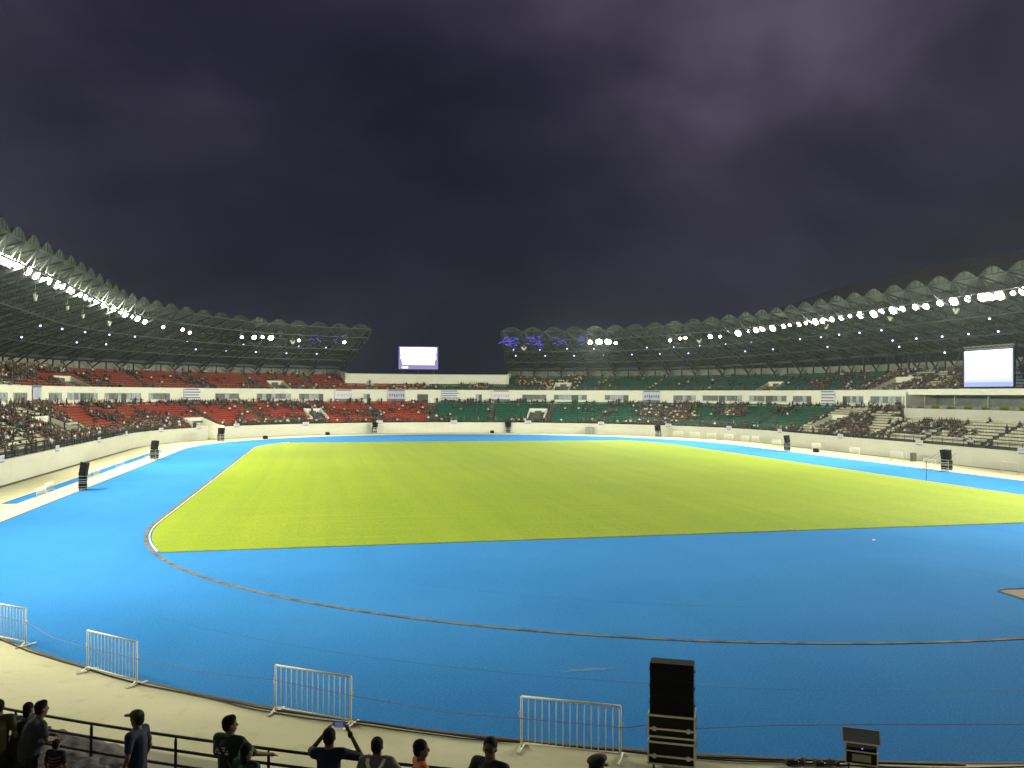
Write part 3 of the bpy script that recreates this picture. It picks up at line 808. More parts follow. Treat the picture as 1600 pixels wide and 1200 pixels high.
# catwalk that carries them
for s, a, c, zz in ((-1, -174, -70, 0), (1, 60, 174, 0)):
    cw = thing('lamp_catwalk', 'narrow steel catwalk carrying the long row of floodlights ' + ('by the runway side' if s < 0 else 'above the lounge side'), 'catwalk')
    b = MB(); tt = ts(a, c, 2.5, 4)
    zf = lambda t: (23.4 if t < -88 else 22.4) + .95 if s < 0 else 22.05+.95
    zf2 = (lambda t: 24.55-1.7*sm((t+100)/28)) if s < 0 else (lambda t: 23.05)
    b.tube([stad(t, 60.3, zf2(t)) for t in tt], .09, 5); b.tube([stad(t, 61.1, zf2(t)) for t in tt], .09, 5)
    for t in tt: b.beam(stad(t, 60.3, zf2(t)), stad(t, 61.1, zf2(t)), .06); b.beam(stad(t, 60.7, zf2(t)), stad(t, 60.7, z_valley(t, 60.7)-.2), .07)
    b.build('walkway_frame', STEEL, cw)
B1 = [(-94.1, 18.91), (-84.7, 19.16), (-77.3, 19.25), (-70.5, 19.34), (-64.0, 19.48), (-51.7, 19.46), (-39.4, 19.52), (-27.6, 19.67), (-21.9, 19.61), (17.3, 19.75), (22.9, 19.73), (28.6, 19.99), (34.3, 19.9), (45.7, 19.92), (51.6, 19.88), (57.3, 19.94), (63.2, 19.96), (69.1, 20.07), (81.0, 20.0), (86.5, 20.0), (91.8, 20.11), (98.2, 20.03), (104.5, 20.05), (129.6, 19.94)]
B2 = [(-87.1, 17.58), (-72.1, 17.86), (-65.3, 17.99), (-46.3, 18.18), (-40.1, 18.1), (-34.2, 18.24), (-28.1, 18.21), (-22.1, 18.3), (17.4, 18.55), (23.3, 18.54), (29.1, 18.49), (34.9, 18.57), (40.8, 18.61), (46.5, 18.62), (52.4, 18.58), (64.3, 18.55), (70.3, 18.68), (82.6, 18.51), (100.4, 18.63), (106.8, 18.58), (113.2, 18.51), (119.2, 18.53), (125.4, 18.5), (102.2, 17.42), (113.8, 15.9)]
b = MB(); b.ell((0, 0, 0), (.16, .16, .14), seg=8, ring=6); CL = b.mesh('lamp_bulb', COOL, smooth=True)
b = MB(); b.beam((0, 0, .12), (0, 0, 1.0), .04); b.box((0, 0, .2), (.3, .3, .12)); CB = b.mesh('lamp_hanger', HOUS)
for q, (r, BB) in enumerate(((67, B1), (72, B2))):
    for t, z in BB:
        o = thing('canopy_lamp', 'small cool white lamp hanging in the ' + ('upper' if q == 0 else 'lower') + ' row under the canopy over the ' + ('red' if t < 0 else 'green') + ' seats',
                  'lamp', stad(t, r, z), 0, 'cool lamps under the canopy')
        link('lamp_bulb', CL, o); link('lamp_hanger', CB, o)
# V-shaped lit reflector fixtures below the main rows
b = MB(); b.beam((0, 0, 0), (-.55, 0, .75), .22, .3); b.beam((0, 0, 0), (.55, 0, .75), .22, .3); b.beam((0, 0, 0), (0, 0, 2.0), .05)
VM = b.mesh('horn', mat('horn_white', (.62, .61, .5), .5))
for t, z in ((-97, 21.2), (-112, 21.0), (-88.5, 20.7), (-78, 20.3), (95.0, 20.9), (113.4, 20.9), (128.5, 20.7), (60, 20.3), (-31, 19.9), (20, 19.5)):
    o = link('horn_speaker', VM, None, stad(t, 62.5, z), rot_out(t), 'pale V-shaped horn pair hanging below the floodlight row', 'loudspeaker', 'horn pairs below the floodlights')

# violet LED strings wrapped on the trusses by the gap
def led(t0, n, dens, lab):
    o = thing('light_string', lab, 'light string')
    for k in range(n):
        t = t0+random.choice((-1.2, -.4, .3, 1.2))+random.uniform(-.3, .3); r = random.uniform(57.5, 64)
        b = MB(); base = z_valley(t, r)-random.uniform(.5, 2.0); m = random.randint(1, 3)
        dt = random.choice((-1, 1))*random.uniform(.25, .5); cz = random.uniform(-.16, .06)
        for j in range(m):
            p = stad(t+dt*j, r+.15*j, base+cz*j+.25*math.sin(j*.9+k)); q = stad(t+dt*(j+.7), r+.15*j+.1, base+cz*(j+.7)+.25*math.sin((j+.7)*.9+k)); b.beam(p, q, .075)
        b.build('led_strip', VIO, o)
led(17.2, 34, 1, 'violet light string on the truss at the open end above green seats')
led(22.5, 26, 1, 'violet light string on the second truss bay from the open end')
led(28, 13, 1, 'short violet light string on the third truss bay from the open end')
led(34, 9, 1, 'violet light string just before the three bright floodlights')
led(-22, 4, 1, 'few violet light dots under the canopy end above red seats')
led(-27, 3, 1, 'faint violet light dots on the truss above the red seats')

# ------------------------------------------------------------------ screens
C1 = glow('screen_white', (.97, .95, 1), 2.2, True); C2 = glow('screen_lilac', (.46, .38, .88), .62, True); C3 = glow('screen_blue_white', (.62, .70, 1.0), 1.15, True); C4 = glow('screen_pale_blue', (.42, .52, 1.0), .9, True)
s1 = thing('video_screen', 'wide lit video screen standing above the white wall in the roof gap', 'screen', (-1.15, 127.0, 15.35), -.03)
b = MB(); b.box((0, .25, 3.05), (10.5, .45, 6.1)); b.build('cabinet', BLK, s1)
b = MB(); b.add([(-5.15, -.0, .05), (5.15, -.0, .05), (5.15, 0, 6.0), (-5.15, 0, 6.0)], [(0, 1, 2, 3)]); b.build('display', C2, s1)
b = MB(); sh = [(-4.2, 1.2), (4.2, 1.2), (4.35, 2.4), (4.75, 2.9), (4.6, 3.4), (4.75, 5.75), (-4.75, 5.75), (-4.6, 3.4), (-4.75, 2.9), (-4.35, 2.4)]
b.add([(x, -.02, z) for x, z in sh], [tuple(range(len(sh)))]); b.build('bright_area', C1, s1)
b = MB(); b.add([(-4.3, -.02, .3), (-2.7, -.02, .3), (-2.7, -.02, .75), (-4.3, -.02, .75)], [(0, 1, 2, 3)]); b.build('caption_box', C1, s1)
for x in (-4, 0, 4):
    b = MB(); b.beam((x, .6, -15.35), (x, .6, 5.5), .4); b.build('support_post', STEEL, s1)
s2 = thing('projection_screen', 'bright white projection screen on the terrace front beside the white seats', 'screen', (69.15, 5.55, 10.25), rot_out(125))
b = MB(); b.add([(-4.9, 0, .05), (4.9, 0, .05), (4.9, 0, 5.45), (-4.9, 0, 5.45)], [(0, 1, 2, 3)]); b.build('display', C4, s2)
b = MB(); b.add([(-4.85, -.015, .75), (4.85, -.015, .75), (4.85, -.015, 5.42), (-4.85, -.015, 5.42)], [(0, 1, 2, 3)]); b.build('bright_area', C3, s2)
b = MB(); b.add([(-4.3, -.03, 1.2), (4.3, -.03, 1.2), (4.5, -.03, 2.2), (4.7, -.03, 5.40), (-4.7, -.03, 5.40), (-4.5, -.03, 2.2)], [(0, 1, 2, 3, 4, 5)]); b.build('bright_center', C1, s2)
b = MB()
for x in (-5.05, 5.05): b.beam((x, .1, -.1), (x, .1, 5.75), .22)
b.beam((-5.05, .1, 0), (5.05, .1, 0), .2); b.build('frame', BLK, s2)
b = MB()
b.beam((-5.1, .1, 5.65), (5.1, .1, 5.65), .10); b.beam((-5.1, .1, 6.05), (5.1, .1, 6.05), .10)
for i in range(20): b.beam((-5.1+i*.51, .1, 5.65 if i % 2 else 6.05), (-5.1+(i+1)*.51, .1, 6.05 if i % 2 else 5.65), .05)
b.build('top_truss', STEEL2, s2)
b = MB(); b.beam((-5, .8, -.1), (-5, .1, 5), .08); b.beam((5, .8, -.1), (5, .1, 5), .08); b.build('back_stay', STEEL2, s2)

# ------------------------------------------------------------------ banners
def banner(t0, t1, z0, z1, style, lab, r=68.82):
    w = (t1-t0)*(math.radians(1)*r if abs(t0) < 90 else 1); h = z1-z0; tm = (t0+t1)/2
    o = thing('banner', lab, 'banner', stad(tm, r, z0), rot_out(tm))
    def q(x0, x1, a, c, m, nm, y=0.0, **k):
        b = MB(); n = 6
        V = []; F = []
        for i in range(n+1):
            x = x0+(x1-x0)*i/n; yy = y+.02*math.sin(x*3+t0)
            V += [(x, yy, a), (x, yy, c), (x, yy+.012, a), (x, yy+.012, c)]
        F = [(4*i, 4*i+4, 4*i+5, 4*i+1) for i in range(n)]+[(4*i+2, 4*i+3, 4*i+7, 4*i+6) for i in range(n)]
        b.add(V, F); return b.build(nm, m, o)
    if style == 'plain':
        q(-w/2, w/2, 0, h, LILAC, 'cloth'); q(-w/2, w/2, h*.86, h, BDARK, 'top_band', -.015); q(-w/2, w/2, h*.06, h*.26, BDARK, 'bottom_band', -.015)
        for k in range(4): q(-w*.3, w*.3, h*(.38+k*.11), h*(.38+k*.11)+.05, BBLUE, 'print_line', -.015)
    elif style == 'stripe':
        q(-w/2, w/2, 0, h, BWHITE, 'cloth')
        for k in range(5): q(-w*.48, w*.48 if k % 2 else w*.40, h*(.06+k*.20), h*(.06+k*.20)+h*.085, BBLUE if k % 2 else BDARK, 'stripe', -.015)
    else:
        q(-w/2, w/2, 0, h, LILAC if style == 'grey' else BWHITE, 'cloth'); q(-w*.42, w*.42 if style == 'red' else w*.45, h*.88, h*.97, BRED if style == 'red' else BDARK, 'header', -.015)
        q(-w/2, w/2, 0, h*.22, BDARK, 'bottom_band', -.015)
        for k in range(7):
            x = -w*.38+k*w*.125; q(x, x+w*.08, h*(.42+.05*math.sin(k*1.9)), h*.62, BBLUE if style != 'red' else LILAC, 'print_mark', -.016)
BANN = [(-91.2, -87.1, 'plain', 'tall lilac banner with dark foot beside the corner of white and red seats'), (-50.9, -47.3, 'stripe', 'striped blue and white banner hanging below the red upper seats'),
        (-19.4, -15.7, 'red', 'white banner with red header below the last red upper block'), (-8.7, -5.0, 'grey', 'grey lilac banner between the small window and the wide dark door'),
        (2.3, 6.0, 'stripe', 'striped banner between the wide dark door and the green-side small window'), (12.8, 16.5, 'red', 'white banner with red header below the crowded green upper corner'),
        (44.1, 47.8, 'grey', 'lilac banner with dark foot amid the windows of the green stand'), (84.3, 87.9, 'stripe', 'striped banner near where green seats turn white')]
for t0, t1, stl, lab in BANN: banner(t0, t1, 7.1, 9.95 if stl != 'plain' else 10.1, stl, lab)
PLAC = [-145.9, -127.7, -108.2, -91, -73.5, -60.7, -49.8, -31.7, -13.6, 4.2, 22.0, 39.9, 57.2, 74.3, 91.3, 110.7, 130.0, 148.7]
b = MB(); b.box((0, 0, 0), (1.55, .04, .78)); b.box((-.02, -.03, -.28), (1.3, .03, .16), mi=1); b.box((0, -.03, .05), (1.1, .03, .05), mi=2); b.box((.05, -.03, .18), (.9, .03, .05), mi=2)
# parts: board, strip, line
def placard(t, lab):
    o = thing('placard', lab, 'sign', stad(t, R0-.06, 2.48+random.uniform(-.06, .1)), rot_out(t)+random.uniform(-.04, .04), 'small placards tied along the podium wall')
    for nm, c, d, m in (('board', (0, 0, 0), (1.5, .03, .74), LILAC), ('dark_strip', (-.02, -.025, -.27), (1.3, .02, .15), BDARK), ('print_line', (0, -.025, .04), (1.1, .02, .05), BBLUE), ('print_line', (.05, -.025, .18), (.9, .02, .05), BBLUE)):
        b = MB(); b.box(c, d); b.build(nm, m, o)
for t in PLAC:
    placard(t, 'small lilac placard tied to the podium wall top ' + ('below the runway crowd' if t < -90 else 'below red seats' if t < 0 else 'below green seats' if t < 90 else 'below white seats opposite the runway'))

# ------------------------------------------------------------------ dome beyond
b = MB(); ang = math.atan((1850-800)/1394.07)
d = Dv*1 + Xv*math.tan(ang); c0 = Vector((CAM.x, CAM.y, 0)) + d.normalized()*470/1
dl = 470*math.cos(ang); c0 = Vector((CAM.x, CAM.y, 0)) + (Dv + Xv*math.tan(ang))*dl*1.0
wr = 216; hr = 71.5
n, m_ = 72, 14; V = []; F = []
for i in range(m_+1):
    a = PI/2*i/m_
    for k in range(n): V.append(c0+Vector((wr*math.cos(a)*math.cos(2*PI*k/n), wr*math.cos(a)*math.sin(2*PI*k/n), hr*math.sin(a)**.92)))
F = [(i*n+k, i*n+(k+1) % n, (i+1)*n+(k+1) % n, (i+1)*n+k) for i in range(m_) for k in range(n)]
link('arena_dome', new_mesh('arena_dome', V, F, DOME, smooth=True), None, label='huge dark arena dome rising behind the scalloped canopy', cat='building')

# ------------------------------------------------------------------ crowd
def vnoise(t, r, sc=7.0, seed=0):
    x = t/sc; y = r/ (sc*.45); xi, yi = math.floor(x), math.floor(y); fx, fy = x-xi, y-yi
    def h(a, c): return (math.sin(a*127.1+c*311.7+seed*74.7)*43758.5453) % 1
    fx = fx*fx*(3-2*fx); fy = fy*fy*(3-2*fy)
    return (h(xi, yi)*(1-fx)+h(xi+1, yi)*fx)*(1-fy)+(h(xi, yi+1)*(1-fx)+h(xi+1, yi+1)*fx)*fy
def dens_low(t, i):
    n = vnoise(t, i, 6, 1)
    if t < -90: base = .72
    elif t < -62: base = .65 if (i < 3 or i > 8) else .34
    elif t < -25: base = .65 if i < 4 else .18 if i < 9 else .4
    elif t < 0: base = .16 if i < 4 else .42 if i < 8 else .2
    elif t < 12: base = .10 if i > 2 else .2
    elif t < 45: base = .6 if i < 4 else .14 if i < 9 else .32
    elif t < 72: base = .7 if i < 8 else .4
    elif t < 90: base = .6 if i < 3 else .12 if i < 8 else .35
    elif t < 120: base = .62
    elif t < 131: base = .8 if 1 < i < 7 else .3
    else: base = .14
    return base*1.02*max(.03, min(1.5, (n-.5)*3.2+.62)) if base < .66 or t > -90 else base*max(.2, min(1.35, (n-.5)*3+.85))
def dens_up(t, i):
    n = vnoise(t, i, 5, 2)
    if t < -88: base = .2 if i < 3 else .55
    elif t < -66: base = .08 if i < 2 else .3 if i < 5 else .6
    elif t < -15: base = .13 if 0 < i < 8 else .30
    elif t < 0: base = .34 if t > -10 else .08
    elif t < 8: base = .05
    elif t < 15.5: base = .7
    elif t < 30: base = .75 if i < 8 else .85
    elif t < 72: base = .10 if 0 < i < 7 else .05
    elif t < 92: base = .22
    elif t < 103: base = .35
    elif t < 118: base = .62
    elif t < 131: base = .35
    else: base = .2
    return base*max(.04, min(2.2, (n-.5)*4+.85))
people = []   # (t, r, z, pose, shirt)
for i in range(LN):
    t = -90-2*HL+1
    while t < 90+2*HL-1:
        cv = abs(t) < 90; r = LR+i*LROW+.30
        ok = not (t > TV and i >= LASTV) and not (GATE[0]-.5 < t < GATE[1]+.5 and r < 61.8)
        for v in VL:
            if v[0]-.3 < t < v[1]+.3 and v[2] <= i <= v[3]: ok = False
        if ok and random.random() < dens_low(t, i): people.append((t, r, LZ+i*LRISE, 0 if random.random() < .85 else 1))
        t += math.degrees(.55/r) if cv else .55
# front rail walkway and people standing at the back of the lower tier
t = -170
while t < 170:
    cv = abs(t) < 90
    if not GATE[0]-.5 < t < GATE[1]+.5:
        if random.random() < .30*(1 if t < 125 else .3): people.append((t, 57.3+random.uniform(-.3, .5), ZW, 2))
        if t < TV-1 and random.random() < (.55 if (abs(t) > 25 or t > 2) else .3): people.append((t, 68.45+random.uniform(-.2, .2), LZ+(LN-1)*LRISE, 2 if random.random() < .35 else 0))
    t += math.degrees(.6/60) if cv else .6
for i in range(UN):
    t = -90-2*HL+1
    while t < 90+2*HL-1:
        cv = abs(t) < 90; r = UR+i*UROW+.32
        ok = not (abs(t) < 15.5 and i >= 4) and not (118.5 < t < 131.5 and i < 4)
        for v in VU:
            if v[0]-.3 < t < v[1]+.3 and v[2] <= i <= v[3]: ok = False
        if ok and random.random() < dens_up(t, i): people.append((t, r, UZ+i*URISE, 0 if random.random() < .85 else 1))
        t += math.degrees(.55/r) if cv else .55
# standing on aisles and stairs
for tt_, R_, Z_, row, rise, nn_ in ([(a, LR, LZ, LROW, LRISE, 10) for a in al_r+al_g] + [(a, UR, UZ, UROW, URISE, UN) for a in au_r+au_g] + [(s*a, LR, LZ, LROW, LRISE, 8) for a in sl[1:-1] for s in (-1, 1)]):
    for i in range(nn_):
        if abs(tt_) < 15.5 and R_ > 65 and i > 3: continue
        if random.random() < (.5 if tt_ < -15 else .28): people.append((tt_+random.uniform(-.3, .3), R_+(i+.5)*row, Z_+i*rise, random.choice((0, 2))))
def in_view(p):
    v = p-CAM; w = v.dot(Fv)
    if w < 5: return False
    return abs(v.dot(Rv)/w) < .565 and abs(v.dot(Uv)/w) < .43
rec = []
for (t, r, z, pose) in people:
    p = stad(t, r, z); sh_ = int(rng.choice(10, p=SHW))
    if t > -15 and t < 45 and r > 69 and sh_ in (0, 1, 2) and random.random() < .35: sh_ = 6
    sc = random.uniform(.84, 1.0)
    rec.append((p, rot_out(t)+random.uniform(-.5, .5), sc, pose, sh_, t, r, (p-CAM).length if in_view(p) and not (118 < t < 132 and r > 69) else 1e9))
order = sorted(range(len(rec)), key=lambda i: rec[i][7])
solo = set(order[:288])
VAR = {}
for i in order[:288]:
    p, rz_, sc, pose, sh_, t, r, _ = rec[i]
    key = (pose, sh_)
    if key not in VAR:
        V, F, FM = PT[pose]; VAR[key] = new_mesh('spectator', V, F, [SHM[sh_], SKIN, HAIRM, TROU], FM)
    where = ('behind the long jump runway' if t < -60 else 'in the stand below the glazed lounge') if r < 69 else ('in the upper tier over the runway' if t < 0 else 'in the upper tier by the projection screen')
    rowi = (r-LR)/LROW if r < 69 else (r-UR)/UROW
    rw = 'at the front rail' if r < 58.2 else 'in a low row' if rowi < 4 else 'in a middle row' if rowi < 8 else 'in a top row'
    nr = 'near the frame edge' if abs(t) > 140 else 'beside the stairs' if abs(t) > 115 else 'at the bend'
    o = link('person', VAR[key], None, p, rz_, f"{SHIRTS[sh_][0]} shirted spectator {'standing' if pose == 2 else 'waving' if pose == 1 else 'sitting'} {rw} {nr}, {'by runway' if t < 0 else 'below lounge' if r < 69 else 'by projection screen'}", 'person', 'spectators ' + where)
    o.scale = (sc, sc, sc)
rest = [rec[i] for i in range(len(rec)) if i not in solo]
for pose in range(3):
    for reg, f in (('red', lambda t: t < 0), ('green', lambda t: t >= 0)):
        R_ = [q for q in rest if q[3] == pose and f(q[5])]
        mm = np.zeros((len(R_), 4), int); mm[:, 1] = 1; mm[:, 2] = 2; mm[:, 3] = 3
        mm[:, 0] = [shirt_slot(q[4]) for q in R_]
        caps = rng.random(len(R_)); mm[caps < .10, 2] = shirt_slot(5); mm[(caps > .10) & (caps < .15), 2] = shirt_slot(7); mm[(caps > .15) & (caps < .19), 2] = shirt_slot(6)
        instanced('crowd', PT[pose], [q[0] for q in R_], [q[1] for q in R_], [q[2] for q in R_], CM, mm, None, kind='stuff')
# a few people inside the lounge
# ------------------------------------------------------------------ barriers
def barrier_parts(w=2.5, h=1.32, nb=13):
    out_ = {}
    b = MB(); z0 = .16
    b.tube([(-w/2, 0, .04), (-w/2, 0, h)], .030, 8); b.tube([(w/2, 0, .04), (w/2, 0, h)], .030, 8)
    b.tube([(-w/2, 0, h), (w/2, 0, h)], .033, 8); b.tube([(-w/2, 0, z0), (w/2, 0, z0)], .026, 8)
    out_['frame'] = [b.mesh('frame', WSTEEL, True)]
    out_['bar'] = []
    for i in range(nb):
        x = -w/2+w*(i+1)/(nb+1); b = MB(); b.tube([(x, 0, z0), (x, 0, h)], .013, 6); out_['bar'].append(b.mesh('bar', WSTEEL, True))
    out_['foot'] = []
    for s in (-1, 1):
        b = MB(); x = s*w/2; b.tube([(x, -.38, .035), (x, .38, .035)], .032, 8); b.beam((x, -.2, .035), (x, 0, .16), .03); b.beam((x, .2, .035), (x, 0, .16), .03); out_['foot'].append(b.mesh('foot', WSTEEL))
    out_['hook'] = []
    for s in (-1, 1):
        b = MB(); x = s*w/2; b.tube([(x, 0, .95), (x+s*.05, 0, .95), (x+s*.07, 0, .9), (x+s*.05, 0, .78), (x, 0, .78)], .010, 5); out_['hook'].append(b.mesh('hook', WSTEEL, True))
    return out_
BP = barrier_parts()
def barrier(p, rz, lab, grp, full=True):
    o = thing('crowd_barrier', lab, 'barrier', p, rz, grp)
    for k, L_ in BP.items():
        for me in L_: link(k, me, o)
    return o
def between(a, c): a, c = Vector(a), Vector(c); return ((a+c)/2).to_3d(), math.atan2((c-a).y, (c-a).x)
NB = [((-37.55, -71.2), (-35.45, -72.95), 'white crowd barrier cut by the frame edge at the track bend', 1),
      ((-32.75, -76.3), (-30.80, -78.15), 'white crowd barrier second along the rope, above the cap wearer', 1),
      ((-26.66, -81.25), (-24.50, -82.80), 'white crowd barrier with long feet behind the man taking a photo', 1),
      ((-20.42, -85.15), (-18.16, -86.33), 'white crowd barrier next to the black loudspeaker stack', 1)]
for a, c, lab, _ in NB:
    p, rz_ = between(a, c); barrier((p.x, p.y, .0), rz_, lab, 'white crowd barriers along the near track edge')
for i, (x, y) in enumerate(((53.0, 45.5), (51.6, 22.3), (50.9, 10.6), (51.2, 1.2), (52.4, -17.9), (50.8, 33.5), (51.6, -29))):
    lab = 'white apron barrier opposite the runway, ' + ['where green seats turn white', 'just past the stack with the black box', 'midway between the two speaker stacks', 'by the small grey cabinet', 'past the speaker stack near the frame edge', 'between the bend and the black box', 'beyond the edge of the view'][i]
    barrier((x, y, 0), PI/2+random.uniform(-.05, .05), lab, 'far barriers opposite the runway')
for t, o_ in ((62, 'first'), (66.8, 'second'), (72, 'third'), (77.5, 'fourth'), (83, 'fifth')):
    p = stad(t, 52.8); barrier(p, rot_out(t), o_ + ' pale barrier on the apron right of the stack at the green bend', 'far barriers below the green seats')
RB = ['first low white barrier on the runway before the nearer speaker stack', 'second low white barrier on the runway just before the nearer speaker stack', 'low white barrier on the runway first beyond the nearer speaker stack', 'low white barrier on the runway second beyond the nearer speaker stack',
      'lone low white barrier midway between the two runway speaker stacks', 'low white barrier first beyond the farther runway speaker stack', 'middle low white barrier beyond the farther runway speaker stack', 'last low white barrier at the far end of the runway']
for (x, y), lab in zip(((-48.9, -24.3), (-49.6, -19.5), (-49.3, -7.5), (-49.3, -3.5), (-49.5, 9.6), (-49.6, 27.5), (-49.9, 31.3), (-50.2, 35.0)), RB):
    barrier((x, y, 0), PI/2, lab, 'barriers along the runway').scale = (1, 1, .62)
p, rz_ = between((46.7, -10.6), (46.3, -13.2)); barrier((46.2, -12.2, 0), PI/2-.08, 'white crowd barrier in front of the loudspeaker opposite the runway', 'far barriers opposite the runway')

# rope threaded along the near barriers
ROPE = [(-38.6, -70.0, .9), (-37.5, -71.3, .9), (-35.45, -73.0, .86), (-34.1, -74.9, .77), (-32.72, -76.40, .80), (-30.78, -78.2, .82), (-28.66, -79.95, .82), (-26.66, -81.33, .93), (-24.52, -82.86, .84), (-22.12, -84.2, .70), (-20.39, -85.2, .78), (-18.06, -86.42, .82), (-17.48, -86.35, .83), (-16.4, -86.85, .84), (-14.74, -87.05, .86), (-12.6, -87.45, .88), (-11.8, -87.6, .88), (-8.88, -88.3, .92), (-5, -89.0, .9)]
b = MB(); b.tube(ROPE, .008, 5); b.build('cordon_rope', mat('pink_rope', (.30, .14, .12), .8), None, smooth=True, label='thin reddish cordon rope strung through the white barriers', cat='rope')
# cables lying on the track edge
def cable(t0, t1, r, amp, rad, lab, seed):
    rnd = random.Random(seed); pts = []; n = int(abs(t1-t0)/.35)
    ph = [rnd.uniform(0, 6) for _ in range(4)]
    for i in range(n+1):
        t = t0+(t1-t0)*i/n
        rr = r+amp*(math.sin(t*.9+ph[0])*.5+math.sin(t*.37+ph[1])*.6+math.sin(t*2.3+ph[2])*.12); pts.append(stad(t, rr, .018+rad))
    b = MB(); b.tube(pts, rad, 6); b.build('power_cable', RUB, None, smooth=True, label=lab, cat='cable')
cable(-209, -252, 47.22, .07, .028, 'thick black cable lying along the track edge under the barriers', 3)
cable(-226, -262, 47.32, .12, .020, 'thinner black cable snaking beside the thick one along the track edge', 8)

# ------------------------------------------------------------------ loudspeaker stacks
def rbox(b, c, d, mat_=None): b.box(c, d, mat=mat_)
def flight_case(par, z0, h, w=1.08, dpt=.72, band=.62):
    b = MB(); b.box((0, 0, z0+h/2), (w-.03, dpt-.03, h-.03)); k = b.build('flight_case', BLK, par)
    e = MB(); x, y = w/2, dpt/2; z1 = z0+h
    for zz in (z0+.012, z1-.012, z0+h*(1-band)):
        for s in (-1, 1):
            e.beam((-x, s*y, zz), (x, s*y, zz), .03, .045); e.beam((s*x, -y, zz), (s*x, y, zz), .03, .045)
    for sx in (-1, 1):
        for sy in (-1, 1): e.beam((sx*x, sy*y, z0), (sx*x, sy*y, z1), .034)
    e.build('metal_edging', ALU, k)
    for sx in (-1, 1):
        for sy in (-1, 1):
            l = MB(); vs = []; n = 14
            l.tube([(sx*w*.37, sy*(y+.004), z0+h*(1-band)), (sx*w*.37, sy*(y+.02), z0+h*(1-band))], .06, 14); l.box((sx*w*.37, sy*(y+.024), z0+h*(1-band)), (.03, .015, .07)); l.build('latch', ALU, k)
    return k
def stack(p, rz, lab, grp=None, near=False, tilt=.15, h_scale=1.0, splay=True):
    o = thing('loudspeaker_stack', lab, 'loudspeaker', p, rz, grp)
    for sx in (-1, 1):
        for sy in (-1, 1):
            b = MB(); b.tube([(sx*.42-.02, sy*.27, .06), (sx*.42+.02, sy*.27, .06)], .055, 10); b.box((sx*.42, sy*.27, .12), (.07, .09, .04)); b.build('caster', RUB, o)
    flight_case(o, .14, .54); b = MB(); b.box((0, 0, .735), (1.0, .66, .1)); b.build('spacer_tray', BLK, o)
    flight_case(o, .79, .52)
    if near:
        for i in range(3):
            b = MB(); b.box((0, -.09, 1.325+.2+i*.405), (1.03, .44, .385)); k = b.build('speaker_box', BLK, o)
            b = MB(); b.box((0, -.315, 1.325+.2+i*.405), (.97, .012, .33)); b.build('grille', GRILL, k)
            b = MB(); b.box((.53, -.1, 1.325+.2+i*.405), (.03, .12, .05)); b.box((-.53, -.1, 1.325+.2+i*.405), (.03, .12, .05)); b.build('side_handle', RUB, k)
    else:
        for sx in (-1, 1):
            Rm = Matrix.Rotation(sx*.35, 3, 'Z') @ Matrix.Rotation(tilt, 3, 'X')
            for i in range(3):
                c = Vector((sx*.27, 0, 1.33)) + Rm @ Vector((0, 0, .2+i*.40)); b = MB(); b.box(c, (.55, .62, .385), mat=Rm); k = b.build('speaker_box', BLK, o)
                b = MB(); b.box(c+Rm @ Vector((0, .316, 0)), (.5, .012, .33), mat=Rm); b.build('grille', GRILL, k)
    return o
p, rz_ = between((-17.55, -86.30), (-16.45, -86.84)); stack((p.x-.05, p.y-.30, .005), rz_, 'tall black loudspeaker stack on two metal-edged flight cases beside a barrier', near=True)
FS = [((-46.9, -19.0), 'black loudspeaker stack on road cases at the start of the runway', 1), ((-47.5, 19.7), 'black loudspeaker stack further along the runway', 1), ((-43.9, 64.9), 'black loudspeaker stack just right of the gate in the podium', 1),
      ((-14.2, 94.6), 'black loudspeaker stack on the apron below the last red blocks', 1), ((16.4, 95.0), 'narrow black loudspeaker stack on the apron below green seats', 1), ((43.5, 70.2), 'black loudspeaker stack on the apron where the green stand bends', 1),
      ((47.4, 23.8), 'black loudspeaker stack with a small case beside it opposite the runway', 1), ((47.6, -13.4), 'black loudspeaker stack behind a white barrier opposite the runway', 1)]
for (x, y), lab, _ in FS:
    # face the crowd behind
    rad_ = Vector((x, y-max(-HL, min(HL, y)), 0)).normalized()
    stack((x, y, .012), math.atan2(-rad_.x, rad_.y)+random.uniform(-.25, .25), lab)
# low wedge monitors and odd boxes by the far wall
b = MB(); b.add([(-.4, -.35, 0), (.4, -.35, 0), (.4, .35, 0), (-.4, .35, 0), (-.4, -.1, .62), (.4, -.1, .62), (.4, .3, .62), (-.4, .3, .62)], [(3, 2, 1, 0), (4, 5, 6, 7), (0, 1, 5, 4), (1, 2, 6, 5), (2, 3, 7, 6), (3, 0, 4, 7)])
WM = b.mesh('wedge_monitor', BLK)
b = MB(); b.add([(-.34, -.345, .06), (.34, -.345, .06), (.34, -.12, .56), (-.34, -.12, .56)], [(0, 1, 2, 3)]); WG = b.mesh('grille', GRILL)
for (x, y), lab in (((-24.5, 89.0), 'low black wedge speaker on the apron below red seats'), ((12.4, 93.8), 'low black wedge speaker beside the narrow stack below green seats'), ((-36.5, 73.5), 'small black box on the apron right of the podium gate'), ((50.4, 20.2), 'small black box near the barrier opposite the runway')):
    o = thing('stage_monitor', lab, 'loudspeaker', (x, y, .012), random.uniform(0, 1)); link('cabinet', WM, o); link('grille', WG, o)
